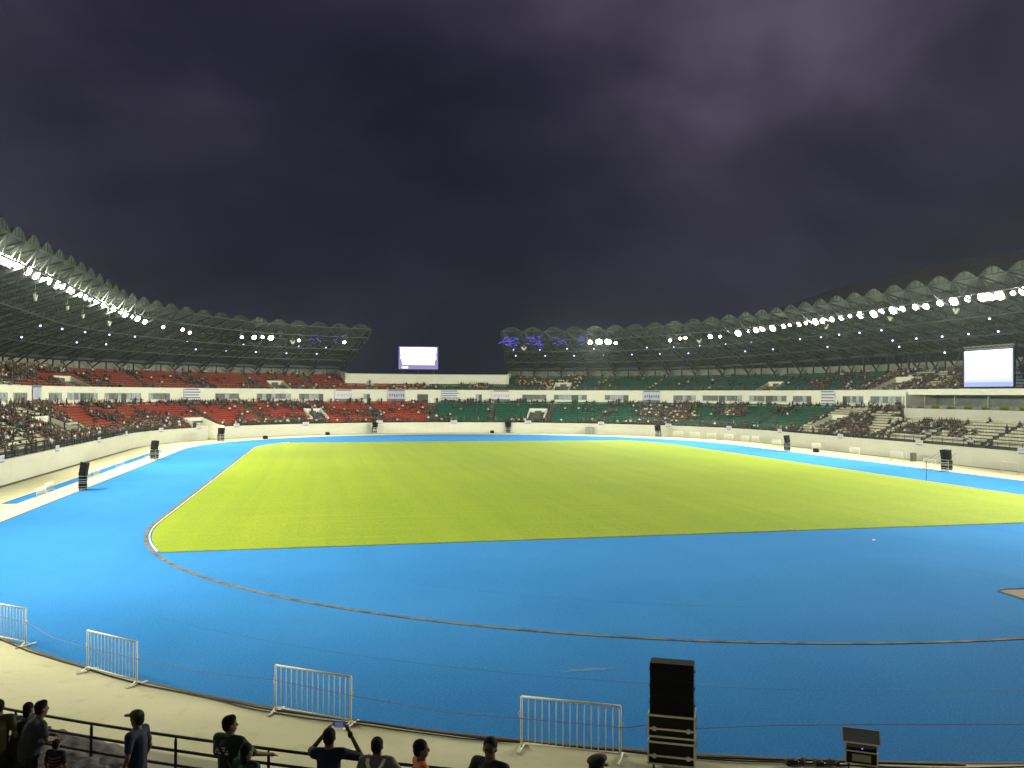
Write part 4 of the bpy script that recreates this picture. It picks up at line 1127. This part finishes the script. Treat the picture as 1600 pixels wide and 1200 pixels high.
# grey cabinet + leaning poles at the far walls
o = thing('equipment_cabinet', 'grey equipment cabinet against the podium wall below green seats', 'cabinet', stad(37.2, 54.6, .01), rot_out(37.2))
b = MB(); b.box((0, 0, .85), (1.5, .6, 1.6)); b.build('body', mat('cabinet_grey', (.17, .18, .14), .7), o)
for s in (-1, 1):
    b = MB(); b.box((s*.37, -.31, .85), (.68, .02, 1.45)); b.build('door', mat('cabinet_door', (.21, .22, .17), .7), o)
b = MB(); b.box((0, 0, .03), (1.4, .5, .06)); b.build('base', DOOR, o)
o = thing('equipment_cabinet', 'small grey cabinet on the apron opposite the runway beside leaning poles', 'cabinet', (53.6, 1.0, .01), PI/2)
b = MB(); b.box((0, 0, .6), (.7, .5, 1.15)); b.build('body', mat('cabinet_grey2', (.14, .15, .13), .7), o); b = MB(); b.box((0, .26, .6), (.6, .02, 1.0)); b.build('door', DOOR, o); b = MB(); b.box((0, 0, .03), (.66, .46, .06)); b.build('base', DOOR, o)
for i in range(4):
    b = MB(); y = -1.2-i*1.0; b.tube([(53.5, y, .02), (55.3, y-1.1, 1.5)], .035, 6); b.build('leaning_pole', STEEL2, None, smooth=True, label='thin pole leaning on the podium wall opposite the runway', cat='pole', group='poles leaning on the podium wall')
b = MB(); b.tube([(36.9, -24.0, .01), (36.9, -24.0, 2.0)], .035, 6); b.ell((36.9, -24.0, 2.0), (.05, .05, .05)); b.build('marker_pole', DSTEEL, None, smooth=True, label='thin upright marker pole at the pitch edge near the far speaker', cat='pole')

# open mixer case on the near track edge
o = thing('mixer_case', 'open flight case with mixing desk and raised lid at the track edge', 'mixer', (-12.62, -87.85, .0), yaw*-1-.35); o.scale = (.84, .84, .84)
b = MB(); b.box((0, 0, .36), (.82, .5, .36)); k = b.build('case_body', BLK, o)
e = MB()
for zz in (.19, .54):
    for s in (-1, 1): e.beam((-.42, s*.26, zz), (.42, s*.26, zz), .03); e.beam((s*.42, -.26, zz), (s*.42, .26, zz), .03)
for sx in (-1, 1):
    for sy in (-1, 1): e.beam((sx*.42, sy*.26, .18), (sx*.42, sy*.26, .55), .034)
e.build('metal_edging', ALU, k)
Rl = Matrix.Rotation(.30, 3, 'X')
b = MB(); b.box((0, .05, .86), (.98, .62, .05), mat=Rl); k = b.build('lid', mat('lid_grey', (.035, .04, .038), .6), o)
e = MB()
for s in (-1, 1):
    e.beam(Rl @ Vector((-.5, s*.32, 0))+Vector((0, .05, .87)), Rl @ Vector((.5, s*.32, 0))+Vector((0, .05, .87)), .035); e.beam(Rl @ Vector((s*.5, -.32, 0))+Vector((0, .05, .87)), Rl @ Vector((s*.5, .32, 0))+Vector((0, .05, .87)), .035)
e.build('metal_edging', ALU, k)
b = MB(); b.box((0, -.02, .61), (.78, .44, .12), mat=Matrix.Rotation(.12, 3, 'X')); k = b.build('mixing_desk', GRILL, o)
b = MB(); b.ell((.02, -.25, .63), (.02, .012, .014)); b.build('indicator_light', glow('indicator', (.25, .1, 1), 4), k)
b = MB(); b.box((0, -.262, .36), (.5, .012, .2)); b.build('rack_panel', mat('rack_silver', (.20, .20, .15), .4, metal=.5), o)
for s in (-1, 1):
    b = MB(); b.beam((s*.4, .2, .5), (s*.44, .2, .93), .03); b.beam((s*.4, -.2, .5), (s*.42, -.1, .80), .03); b.build('lid_stay', ALU, o)
for sx in (-1, 1):
    for sy in (-1, 1):
        b = MB(); b.tube([(sx*.34-.02, sy*.2, .07), (sx*.34+.02, sy*.2, .07)], .06, 10); b.box((sx*.34, sy*.2, .15), (.08, .09, .06)); b.build('caster', RUB, o)
b = MB(); b.beam((.0, -.35, .10), (.25, -.62, .03), .05); b.beam((-.05, -.36, .10), (.12, -.66, .03), .05); b.beam((.25, -.62, .03), (.12, -.66, .03), .05); b.build('folded_leg', ALU, o)
for i, (x, y, d_) in enumerate(((-14.2, -87.35, (.3, .16, .1)), (-13.9, -87.40, (.16, .12, .12)), (-13.55, -87.5, (.22, .2, .09)), (-13.2, -87.55, (.3, .14, .08)))):
    b = MB(); b.box((0, 0, d_[2]/2), d_); b.box((0, 0, d_[2]+.012), (d_[0]*.5, d_[1]*.5, .02)); b.build('junction_box', RUB, None, loc=(x, y, .016), rz=i*.7, label='small black cable junction box on the track edge beside the mixer', cat='junction box', group='junction boxes by the mixer')

# grey tarp over the near coping
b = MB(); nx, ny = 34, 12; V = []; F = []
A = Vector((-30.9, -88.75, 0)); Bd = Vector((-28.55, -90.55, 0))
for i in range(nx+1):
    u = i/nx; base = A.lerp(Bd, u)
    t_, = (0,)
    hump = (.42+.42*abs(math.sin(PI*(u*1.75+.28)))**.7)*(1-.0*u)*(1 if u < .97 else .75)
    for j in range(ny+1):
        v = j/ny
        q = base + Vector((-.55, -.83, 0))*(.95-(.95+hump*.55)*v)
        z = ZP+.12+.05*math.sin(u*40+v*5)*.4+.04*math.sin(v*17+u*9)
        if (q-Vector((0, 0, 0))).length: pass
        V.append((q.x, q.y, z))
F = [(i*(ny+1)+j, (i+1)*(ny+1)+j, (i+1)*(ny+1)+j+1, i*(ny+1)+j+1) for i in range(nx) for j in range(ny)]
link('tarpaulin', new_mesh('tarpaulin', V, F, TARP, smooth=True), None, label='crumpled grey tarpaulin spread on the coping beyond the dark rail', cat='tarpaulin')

# ------------------------------------------------------------------ people at the rail
def remesh(o, vox, smooth=3):
    m = o.modifiers.new('remesh', 'REMESH'); m.mode = 'VOXEL'; m.voxel_size = vox; m.use_smooth_shade = True
    s_ = o.modifiers.new('smooth', 'SMOOTH'); s_.iterations = smooth; s_.factor = .5
SK = mat('skin_brown', (.13, .068, .038), .55, var=(.11, .055, .03), scale=8)
HR = mat('hair_black', (.006, .005, .005), .8, spec=.15, bump=.6, bscale=90)
def fabric(name, c):
    c = tuple(x*(.5 if max(c) < .15 else 1) for x in c)
    return mat(name, c, .85, var=tuple(x*.7 for x in c), scale=5, bump=.3, bscale=14)
def person(p, rz, s, lab, shirt, trouser=(.02, .022, .03), arms=None, head_yaw=0, hair='short', hat=None, lean=0.0, sleeve=.55, extra=None, width=1.0, skirt=False):
    """local frame: +Y forward, z up, nominal height 1.70; arms = [(elbow, wrist), (elbow, wrist)] left, right"""
    o = thing('person', lab, 'person', p, rz); o.scale = (s, s, s)
    W_ = width
    hip = Vector((0, 0, .92)); che = Vector((0, lean*.35, 1.28)); nk = Vector((0, lean*.55, 1.45)); hd = Vector((0, lean*.7+.01, 1.585))
    sh = [Vector((-.185*W_, lean*.5, 1.39)), Vector((.185*W_, lean*.5, 1.39))]
    if arms is None: arms = [((-.26, -.03, 1.12), (-.25, .08, .88)), ((.26, -.03, 1.12), (.25, .08, .88))]
    b = MB()
    Hm = Matrix.Rotation(head_yaw, 3, 'Z')
    b.ell(hd+Vector((0, 0, .02)), (.075, .092, .105), mat=Hm, seg=14, ring=10)
    b.ell(hd+Hm @ Vector((0, .022, -.055)), (.056, .066, .062), mat=Hm)
    b.ell(hd+Hm @ Vector((0, .098, -.012)), (.013, .019, .026), mat=Hm)          # nose
    b.ell(hd+Hm @ Vector((0, .082, -.060)), (.024, .012, .011), mat=Hm)          # mouth
    for q in (-1, 1): b.ell(hd+Hm @ Vector((q*.078, -.005, -.005)), (.010, .020, .030), mat=Hm)
    b.capsule(nk-Vector((0, 0, .04)), hd-Vector((0, .0, .05)), .064, .060)
    b.capsule(hip, che, .125*W_, .135*W_, flat=1); b.capsule(sh[0], sh[1], .062, .062)
    for q in (0, 1):
        e_, w_ = Vector(arms[q][0]), Vector(arms[q][1])
        b.capsule(sh[q], e_, .048, .038); b.capsule(e_, w_, .037, .026)
        hdir = (w_-e_).normalized(); side = hdir.cross(Vector((0, 0, 1)));
        side = side.normalized() if side.length > .1 else Vector((1, 0, 0))
        palm = w_+hdir*.045; b.capsule(w_, palm, .026, .030)
        up_ = side.cross(hdir)
        for f in range(4):
            k0 = palm+side*(f-1.5)*.019+hdir*.02; k1 = k0+hdir*(.040, .046, .043, .034)[f]; k2 = k1+(hdir*.6-up_*.6)*.028
            b.capsule(k0, k1, .0095, .009, 6); b.capsule(k1, k2, .009, .008, 6)
        th = palm+side*.028*(1 if q else -1); b.capsule(th-hdir*.02, th+(hdir*.6+side*(.5 if q else -.5))*.045, .011, .010, 6)
        # legs
        x = (-1, 1)[q]*.095*W_
        b.capsule((x, 0, .88), (x*1.05, .01, .48), .082, .058); b.capsule((x*1.05, .01, .48), (x*1.1, -.02, .09), .052, .036); b.capsule((x*1.1, -.03, .045), (x*1.15, .15, .035), .040, .034)
    body = b.build('body', SK, o); remesh(body, .0105, 2)
    # shirt
    b = MB(); b.capsule(hip+Vector((0, 0, .0)), che, .150*W_, .158*W_); b.capsule(che, nk-Vector((0, 0, .04)), .15*W_, .075)
    b.capsule(sh[0], sh[1], .078, .078)
    b.ell(hip+Vector((0, 0, .0)), (.165*W_, .125, .10))
    for q in (0, 1):
        e_ = Vector(arms[q][0]); b.capsule(sh[q], sh[q].lerp(e_, sleeve+.12), .070, .058)
    sh_o = b.build('shirt', shirt, o); remesh(sh_o, .018, 3)
    b = MB(); b.ell((0, 0, .90), (.158*W_, .12, .13))
    for q in (-1, 1): x = q*.095*W_; b.capsule((x, 0, .86), (x*1.05, .01, .48), .098, .075); b.capsule((x*1.05, .01, .48), (x*1.1, -.02, .12), .072, .058)
    t_o = b.build('trousers', fabric('trouser_cloth', trouser), o); remesh(t_o, .02, 3)
    for q in (-1, 1):
        b = MB(); x = q*.105*W_; b.capsule((x, -.05, .045), (x*1.05, .17, .04), .052, .046); k = b.build('shoe', RUB, o); remesh(k, .015, 2)
    # hair
    b = MB()
    if hair != 'none':
        b.ell(hd+Hm @ Vector((0, -.018, .048)), (.086, .098, .090), mat=Hm, seg=14, ring=10)
        b.ell(hd+Hm @ Vector((0, -.050, .0)), (.080, .062, .085), mat=Hm)
        if hair == 'long': b.ell(hd+Hm @ Vector((0, -.055, -.09)), (.085, .05, .13), mat=Hm)
        if hair == 'quiff': b.ell(hd+Hm @ Vector((.03, .01, .10)), (.055, .07, .055), mat=Hm)
        k = b.build('hair', HR, o); remesh(k, .012, 1)
    for q in (-1, 1):
        b = MB(); b.ell(hd+Hm @ Vector((q*.031, .083, .012)), (.012, .008, .007), mat=Hm, seg=8, ring=5); b.build('eye', HR, o)
    if extra: extra(o, hd, Hm, che, sh)
    return o
RS = ZW
def cap_hat(col, brim_dir=0):
    def f(o, hd, Hm, che, sh):
        b = MB(); R2 = Hm @ Matrix.Rotation(brim_dir, 3, 'Z')
        b.ell(hd+Vector((0, 0, .07)), (.096, .108, .075), mat=R2, seg=14, ring=8); k = b.build('cap_crown', fabric('cap_cloth', col), o, smooth=True)
        b = MB(); b.ell(hd+R2 @ Vector((0, .13, .052)), (.070, .075, .010), mat=R2, seg=12, ring=5); b.build('brim', fabric('cap_brim', col), k, smooth=True)
    return f
# 1 edge figure in olive
face = -yaw
person((-30.66, -90.62, RS), face+.3, 1.02, 'person in olive yellow shirt half cut by the frame edge at the rail', fabric('olive_shirt', (.085, .085, .02)), hair='short')
def backpack_stripes(o, hd, Hm, che, sh): pass
person((-30.05, -91.1, RS), face-.75, 1.05, 'person with bushy dark hair in grey blue shirt leaning over the rail', fabric('greyblue_shirt', (.05, .06, .09)), hair='quiff', lean=.25,
       arms=[((-.24, .18, 1.15), (-.10, .38, 1.10)), ((.24, .18, 1.14), (.12, .36, 1.08))], width=1.15)
person((-30.42, -90.55, RS), face-.5, .93, 'dark haired person bending forward between the two at the frame edge', fabric('dark_brown_shirt', (.03, .022, .018)), hair='long', lean=.35,
       arms=[((-.22, .25, 1.22), (-.1, .5, 1.25)), ((.24, .2, 1.2), (.2, .45, 1.2))])
def stripes(o, hd, Hm, che, sh):
    st_m = fabric('stripe_pink', (.30, .11, .09)); 
    for i in range(6):
        z = .95+i*.075
        b = MB(); n = 22; rx, ry = .172, .158
        rx += .003*i; pts = [(rx*math.cos(2*PI*k/n), ry*math.sin(2*PI*k/n), z+.010*math.sin(k)) for k in range(n+1)]; b.tube(pts, .012, 5); b.build('shirt_stripe', st_m, o, smooth=True)
person((-29.62, -91.15, RS), face-.2, .70, 'small child in red and white striped shirt standing at the rail', fabric('navy_shirt_child', (.02, .02, .035)), hair='short', extra=stripes)
# 2 man in blue with cap, profile to the left
def blue_extra(o, hd, Hm, che, sh):
    cap_hat((.085, .08, .06))(o, hd, Hm, che, sh)
    b = MB(); b.ell((.225, .0, 1.27), (.035, .055, .035)); b.build('sleeve_patch', fabric('patch_cloth', (.30, .28, .24)), o, smooth=True)
person((-28.20, -92.0, RS), face+1.35, 1.09, 'man in navy blue shirt and pale cap standing side on behind the rail', fabric('navy_shirt', (.012, .03, .10)), hair='short', extra=blue_extra, width=.95)
# 3 man in green, print on the back, forearm on the rail
def print_extra(o, hd, Hm, che, sh):
    for k, (w, z) in enumerate(((.16, 1.335), (.20, 1.30), (.22, 1.265))):
        b = MB(); n = 8
        for i in range(n):
            if (i+k) % 4 == 3: continue
            x = -w/2+w*i/n; b.box((x+w/n*.4, -.166, z), (w/n*.62, .012, .020))
        b.build('shirt_print', mat('print_white', (.42, .46, .44), .7), o)
    b = MB(); b.tube([(-.14, -.165, 1.42), (0, -.175, 1.30), (.16, -.16, 1.05)], .018, 6); b.build('bag_strap', RUB, o, smooth=True)
person((-26.72, -92.72, RS), face-.35, 1.13, 'man in dark green shirt with white back print resting an arm on the rail', fabric('green_shirt', (.012, .055, .038)), hair='quiff', head_yaw=-.7,
       arms=[((-.27, .08, 1.14), (-.22, .25, .98)), ((.32, .12, 1.20), (.42, .34, 1.12))], extra=print_extra, sleeve=.8)
person((-26.42, -93.25, RS), face-.5, .99, 'long haired person in teal shirt in front of the man in green', fabric('teal_shirt', (.018, .085, .065)), hair='long', head_yaw=-.3)
person((-27.05, -92.95, RS), face, .72, 'child with only dark hair showing at the frame bottom behind blue shirt man', fabric('dark_child', (.03, .03, .04)))
person((-25.70, -93.65, RS), face, .80, 'child whose head shows at the frame bottom left of the photographing man', fabric('dark_child2', (.03, .02, .02)))
# 4 man taking a photo
def phone_extra(o, hd, Hm, che, sh):
    b = MB(); b.box((.085, .30, 1.665), (.15, .012, .078)); k = b.build('phone', BLK, o)
    b = MB(); b.box((.085, .2925, 1.665), (.132, .004, .066)); b.build('phone_screen', glow('phone_screen', (.12, .2, .55), .45), k)
    b = MB(); b.capsule((.245, .225, 1.545), (.24, .23, 1.565), .038, .038); b.build('wrist_watch', RUB, o)
person((-25.22, -93.62, RS), face, 1.14, 'man in dark blue shirt raising a phone with both hands to take a photo', fabric('darkblue_shirt', (.010, .022, .075)), hair='short', lean=.05,
       arms=[((-.27, .20, 1.36), (-.07, .26, 1.60)), ((.42, .12, 1.30), (.22, .24, 1.60))], extra=phone_extra, sleeve=.75, width=1.02)
# 5 man with reflective cross braces
def brace_extra(o, hd, Hm, che, sh):
    hv = mat('reflective_yellow', (.88, .88, .55), .4)
    for q in (-1, 1):
        b = MB(); pts = [(q*.12, .02, 1.47), (q*.105, -.12, 1.41), (q*.05, -.172, 1.32), (0, -.182+.003*q, 1.25), (-q*.06, -.178, 1.16), (-q*.11, -.16, 1.04)]
        V = []; 
        for x, y, z in pts: V += [(x-.024, y-.012, z), (x+.024, y-.012, z), (x+.024, y+.01, z), (x-.024, y+.01, z)]
        F = [(4*i+a, 4*i+(a+1) % 4, 4*i+4+(a+1) % 4, 4*i+4+a) for i in range(len(pts)-1) for a in range(4)]+[(3, 2, 1, 0), (20, 21, 22, 23)]
        b.add(V, F); b.build('reflective_strap', hv, o)
person((-24.52, -93.85, RS), face-.1, 1.09, 'man in grey tee with crossed pale reflective straps leaning on the rail', fabric('grey_tee', (.16, .165, .155)), hair='short',
       arms=[((-.28, .05, 1.15), (-.2, .25, 1.0)), ((.34, .10, 1.16), (.46, .34, 1.12))], extra=brace_extra, sleeve=.9)
# 6 boy in orange
person((-23.92, -94.25, RS), face-1.25, 1.13, 'boy in orange collared shirt looking sideways at the rail', fabric('orange_shirt', (.42, .10, .012)), hair='short', head_yaw=-.1, width=.88,
       arms=[((-.20, .14, 1.18), (.02, .28, 1.08)), ((.20, .16, 1.16), (-.02, .3, 1.10))])
# 7 man in black with glasses turned to the camera
def glasses(o, hd, Hm, che, sh):
    b = MB()
    for q in (-1, 1):
        pts = [hd+Hm @ Vector((q*.033+.026*math.cos(2*PI*k/12), .098, .012+.018*math.sin(2*PI*k/12))) for k in range(13)]; b.tube(pts, .004, 4)
        b.tube([hd+Hm @ Vector((q*.058, .096, .015)), hd+Hm @ Vector((q*.082, .0, .015))], .004, 4)
    b.build('glasses', RUB, o)
    b = MB(); b.box((-.24, .36, 1.16), (.13, .04, .16), mat=Matrix.Rotation(.5, 3, 'Y')); b.build('paper', mat('paper_grey', (.35, .36, .33), .7), o)
person((-22.98, -94.72, RS), face+2.55, 1.21, 'man in black polo and glasses turned back towards the stand', fabric('black_polo', (.012, .012, .014)), hair='short', head_yaw=.35, width=1.05,
       arms=[((-.29, .06, 1.16), (-.12, .28, 1.10)), ((.29, .06, 1.16), (.20, .30, 1.12))], extra=glasses)
# 8 officer in peaked cap
def peaked(o, hd, Hm, che, sh):
    R2 = Hm
    b = MB(); n = 18; V = []; F = []
    rings = [(.085, .035), (.088, .07), (.125, .125), (.12, .14), (.05, .155)]
    for rr, z in rings: V += [hd+R2 @ Vector((rr*.92*math.cos(2*PI*k/n), rr*1.08*math.sin(2*PI*k/n), z+.18*rr*math.sin(2*PI*k/n))) for k in range(n)]
    F = [(i*n+k, i*n+(k+1) % n, (i+1)*n+(k+1) % n, (i+1)*n+k) for i in range(4) for k in range(n)]+[tuple(4*n+k for k in range(n))]
    b.add(V, F); k = b.build('peaked_cap', fabric('navy_cap', (.012, .018, .03)), o, smooth=True)
    b = MB(); b.ell(hd+R2 @ Vector((0, .12, .035)), (.07, .05, .008), mat=R2); b.build('brim', RUB, k, smooth=True)
person((-21.62, -95.38, RS), face-.9, 1.12, 'officer in dark peaked cap whose head shows beside the barrier foot', fabric('uniform_navy', (.014, .02, .035)), hair='short', extra=peaked)

# ------------------------------------------------------------------ night haze in the floodlit air
b = MB(); b.box((0, 0, 44), (1500, 1500, 92))
hz = bpy.data.materials.new('night_haze'); hz.use_nodes = True; hn = hz.node_tree; hn.nodes.clear()
ho = hn.nodes.new('ShaderNodeOutputMaterial'); pv = hn.nodes.new('ShaderNodeVolumePrincipled')
pv.inputs['Color'].default_value = (.72, .86, .86, 1); pv.inputs['Density'].default_value = .00012; pv.inputs['Anisotropy'].default_value = .6
hn.links.new(pv.outputs[0], ho.inputs['Volume'])
b.build('haze', hz, kind='stuff')

for x, y, c_, lab in ((5.1, -52.9, (.45, .16, .06), 'tiny orange and white litter on the near grass edge'), (7.9, -57.9, (.35, .38, .4), 'tiny white scrap of paper lying on the blue track')):
    b = MB(); b.box((0, 0, .05), (.22, .12, .08), rz=.4); b.box((.12, .08, .03), (.12, .1, .04), rz=1.1); b.build('litter', mat('litter_'+lab[5:10].strip().replace(' ', '_'), c_, .7), None, loc=(x, y, .004), label=lab, cat='litter')
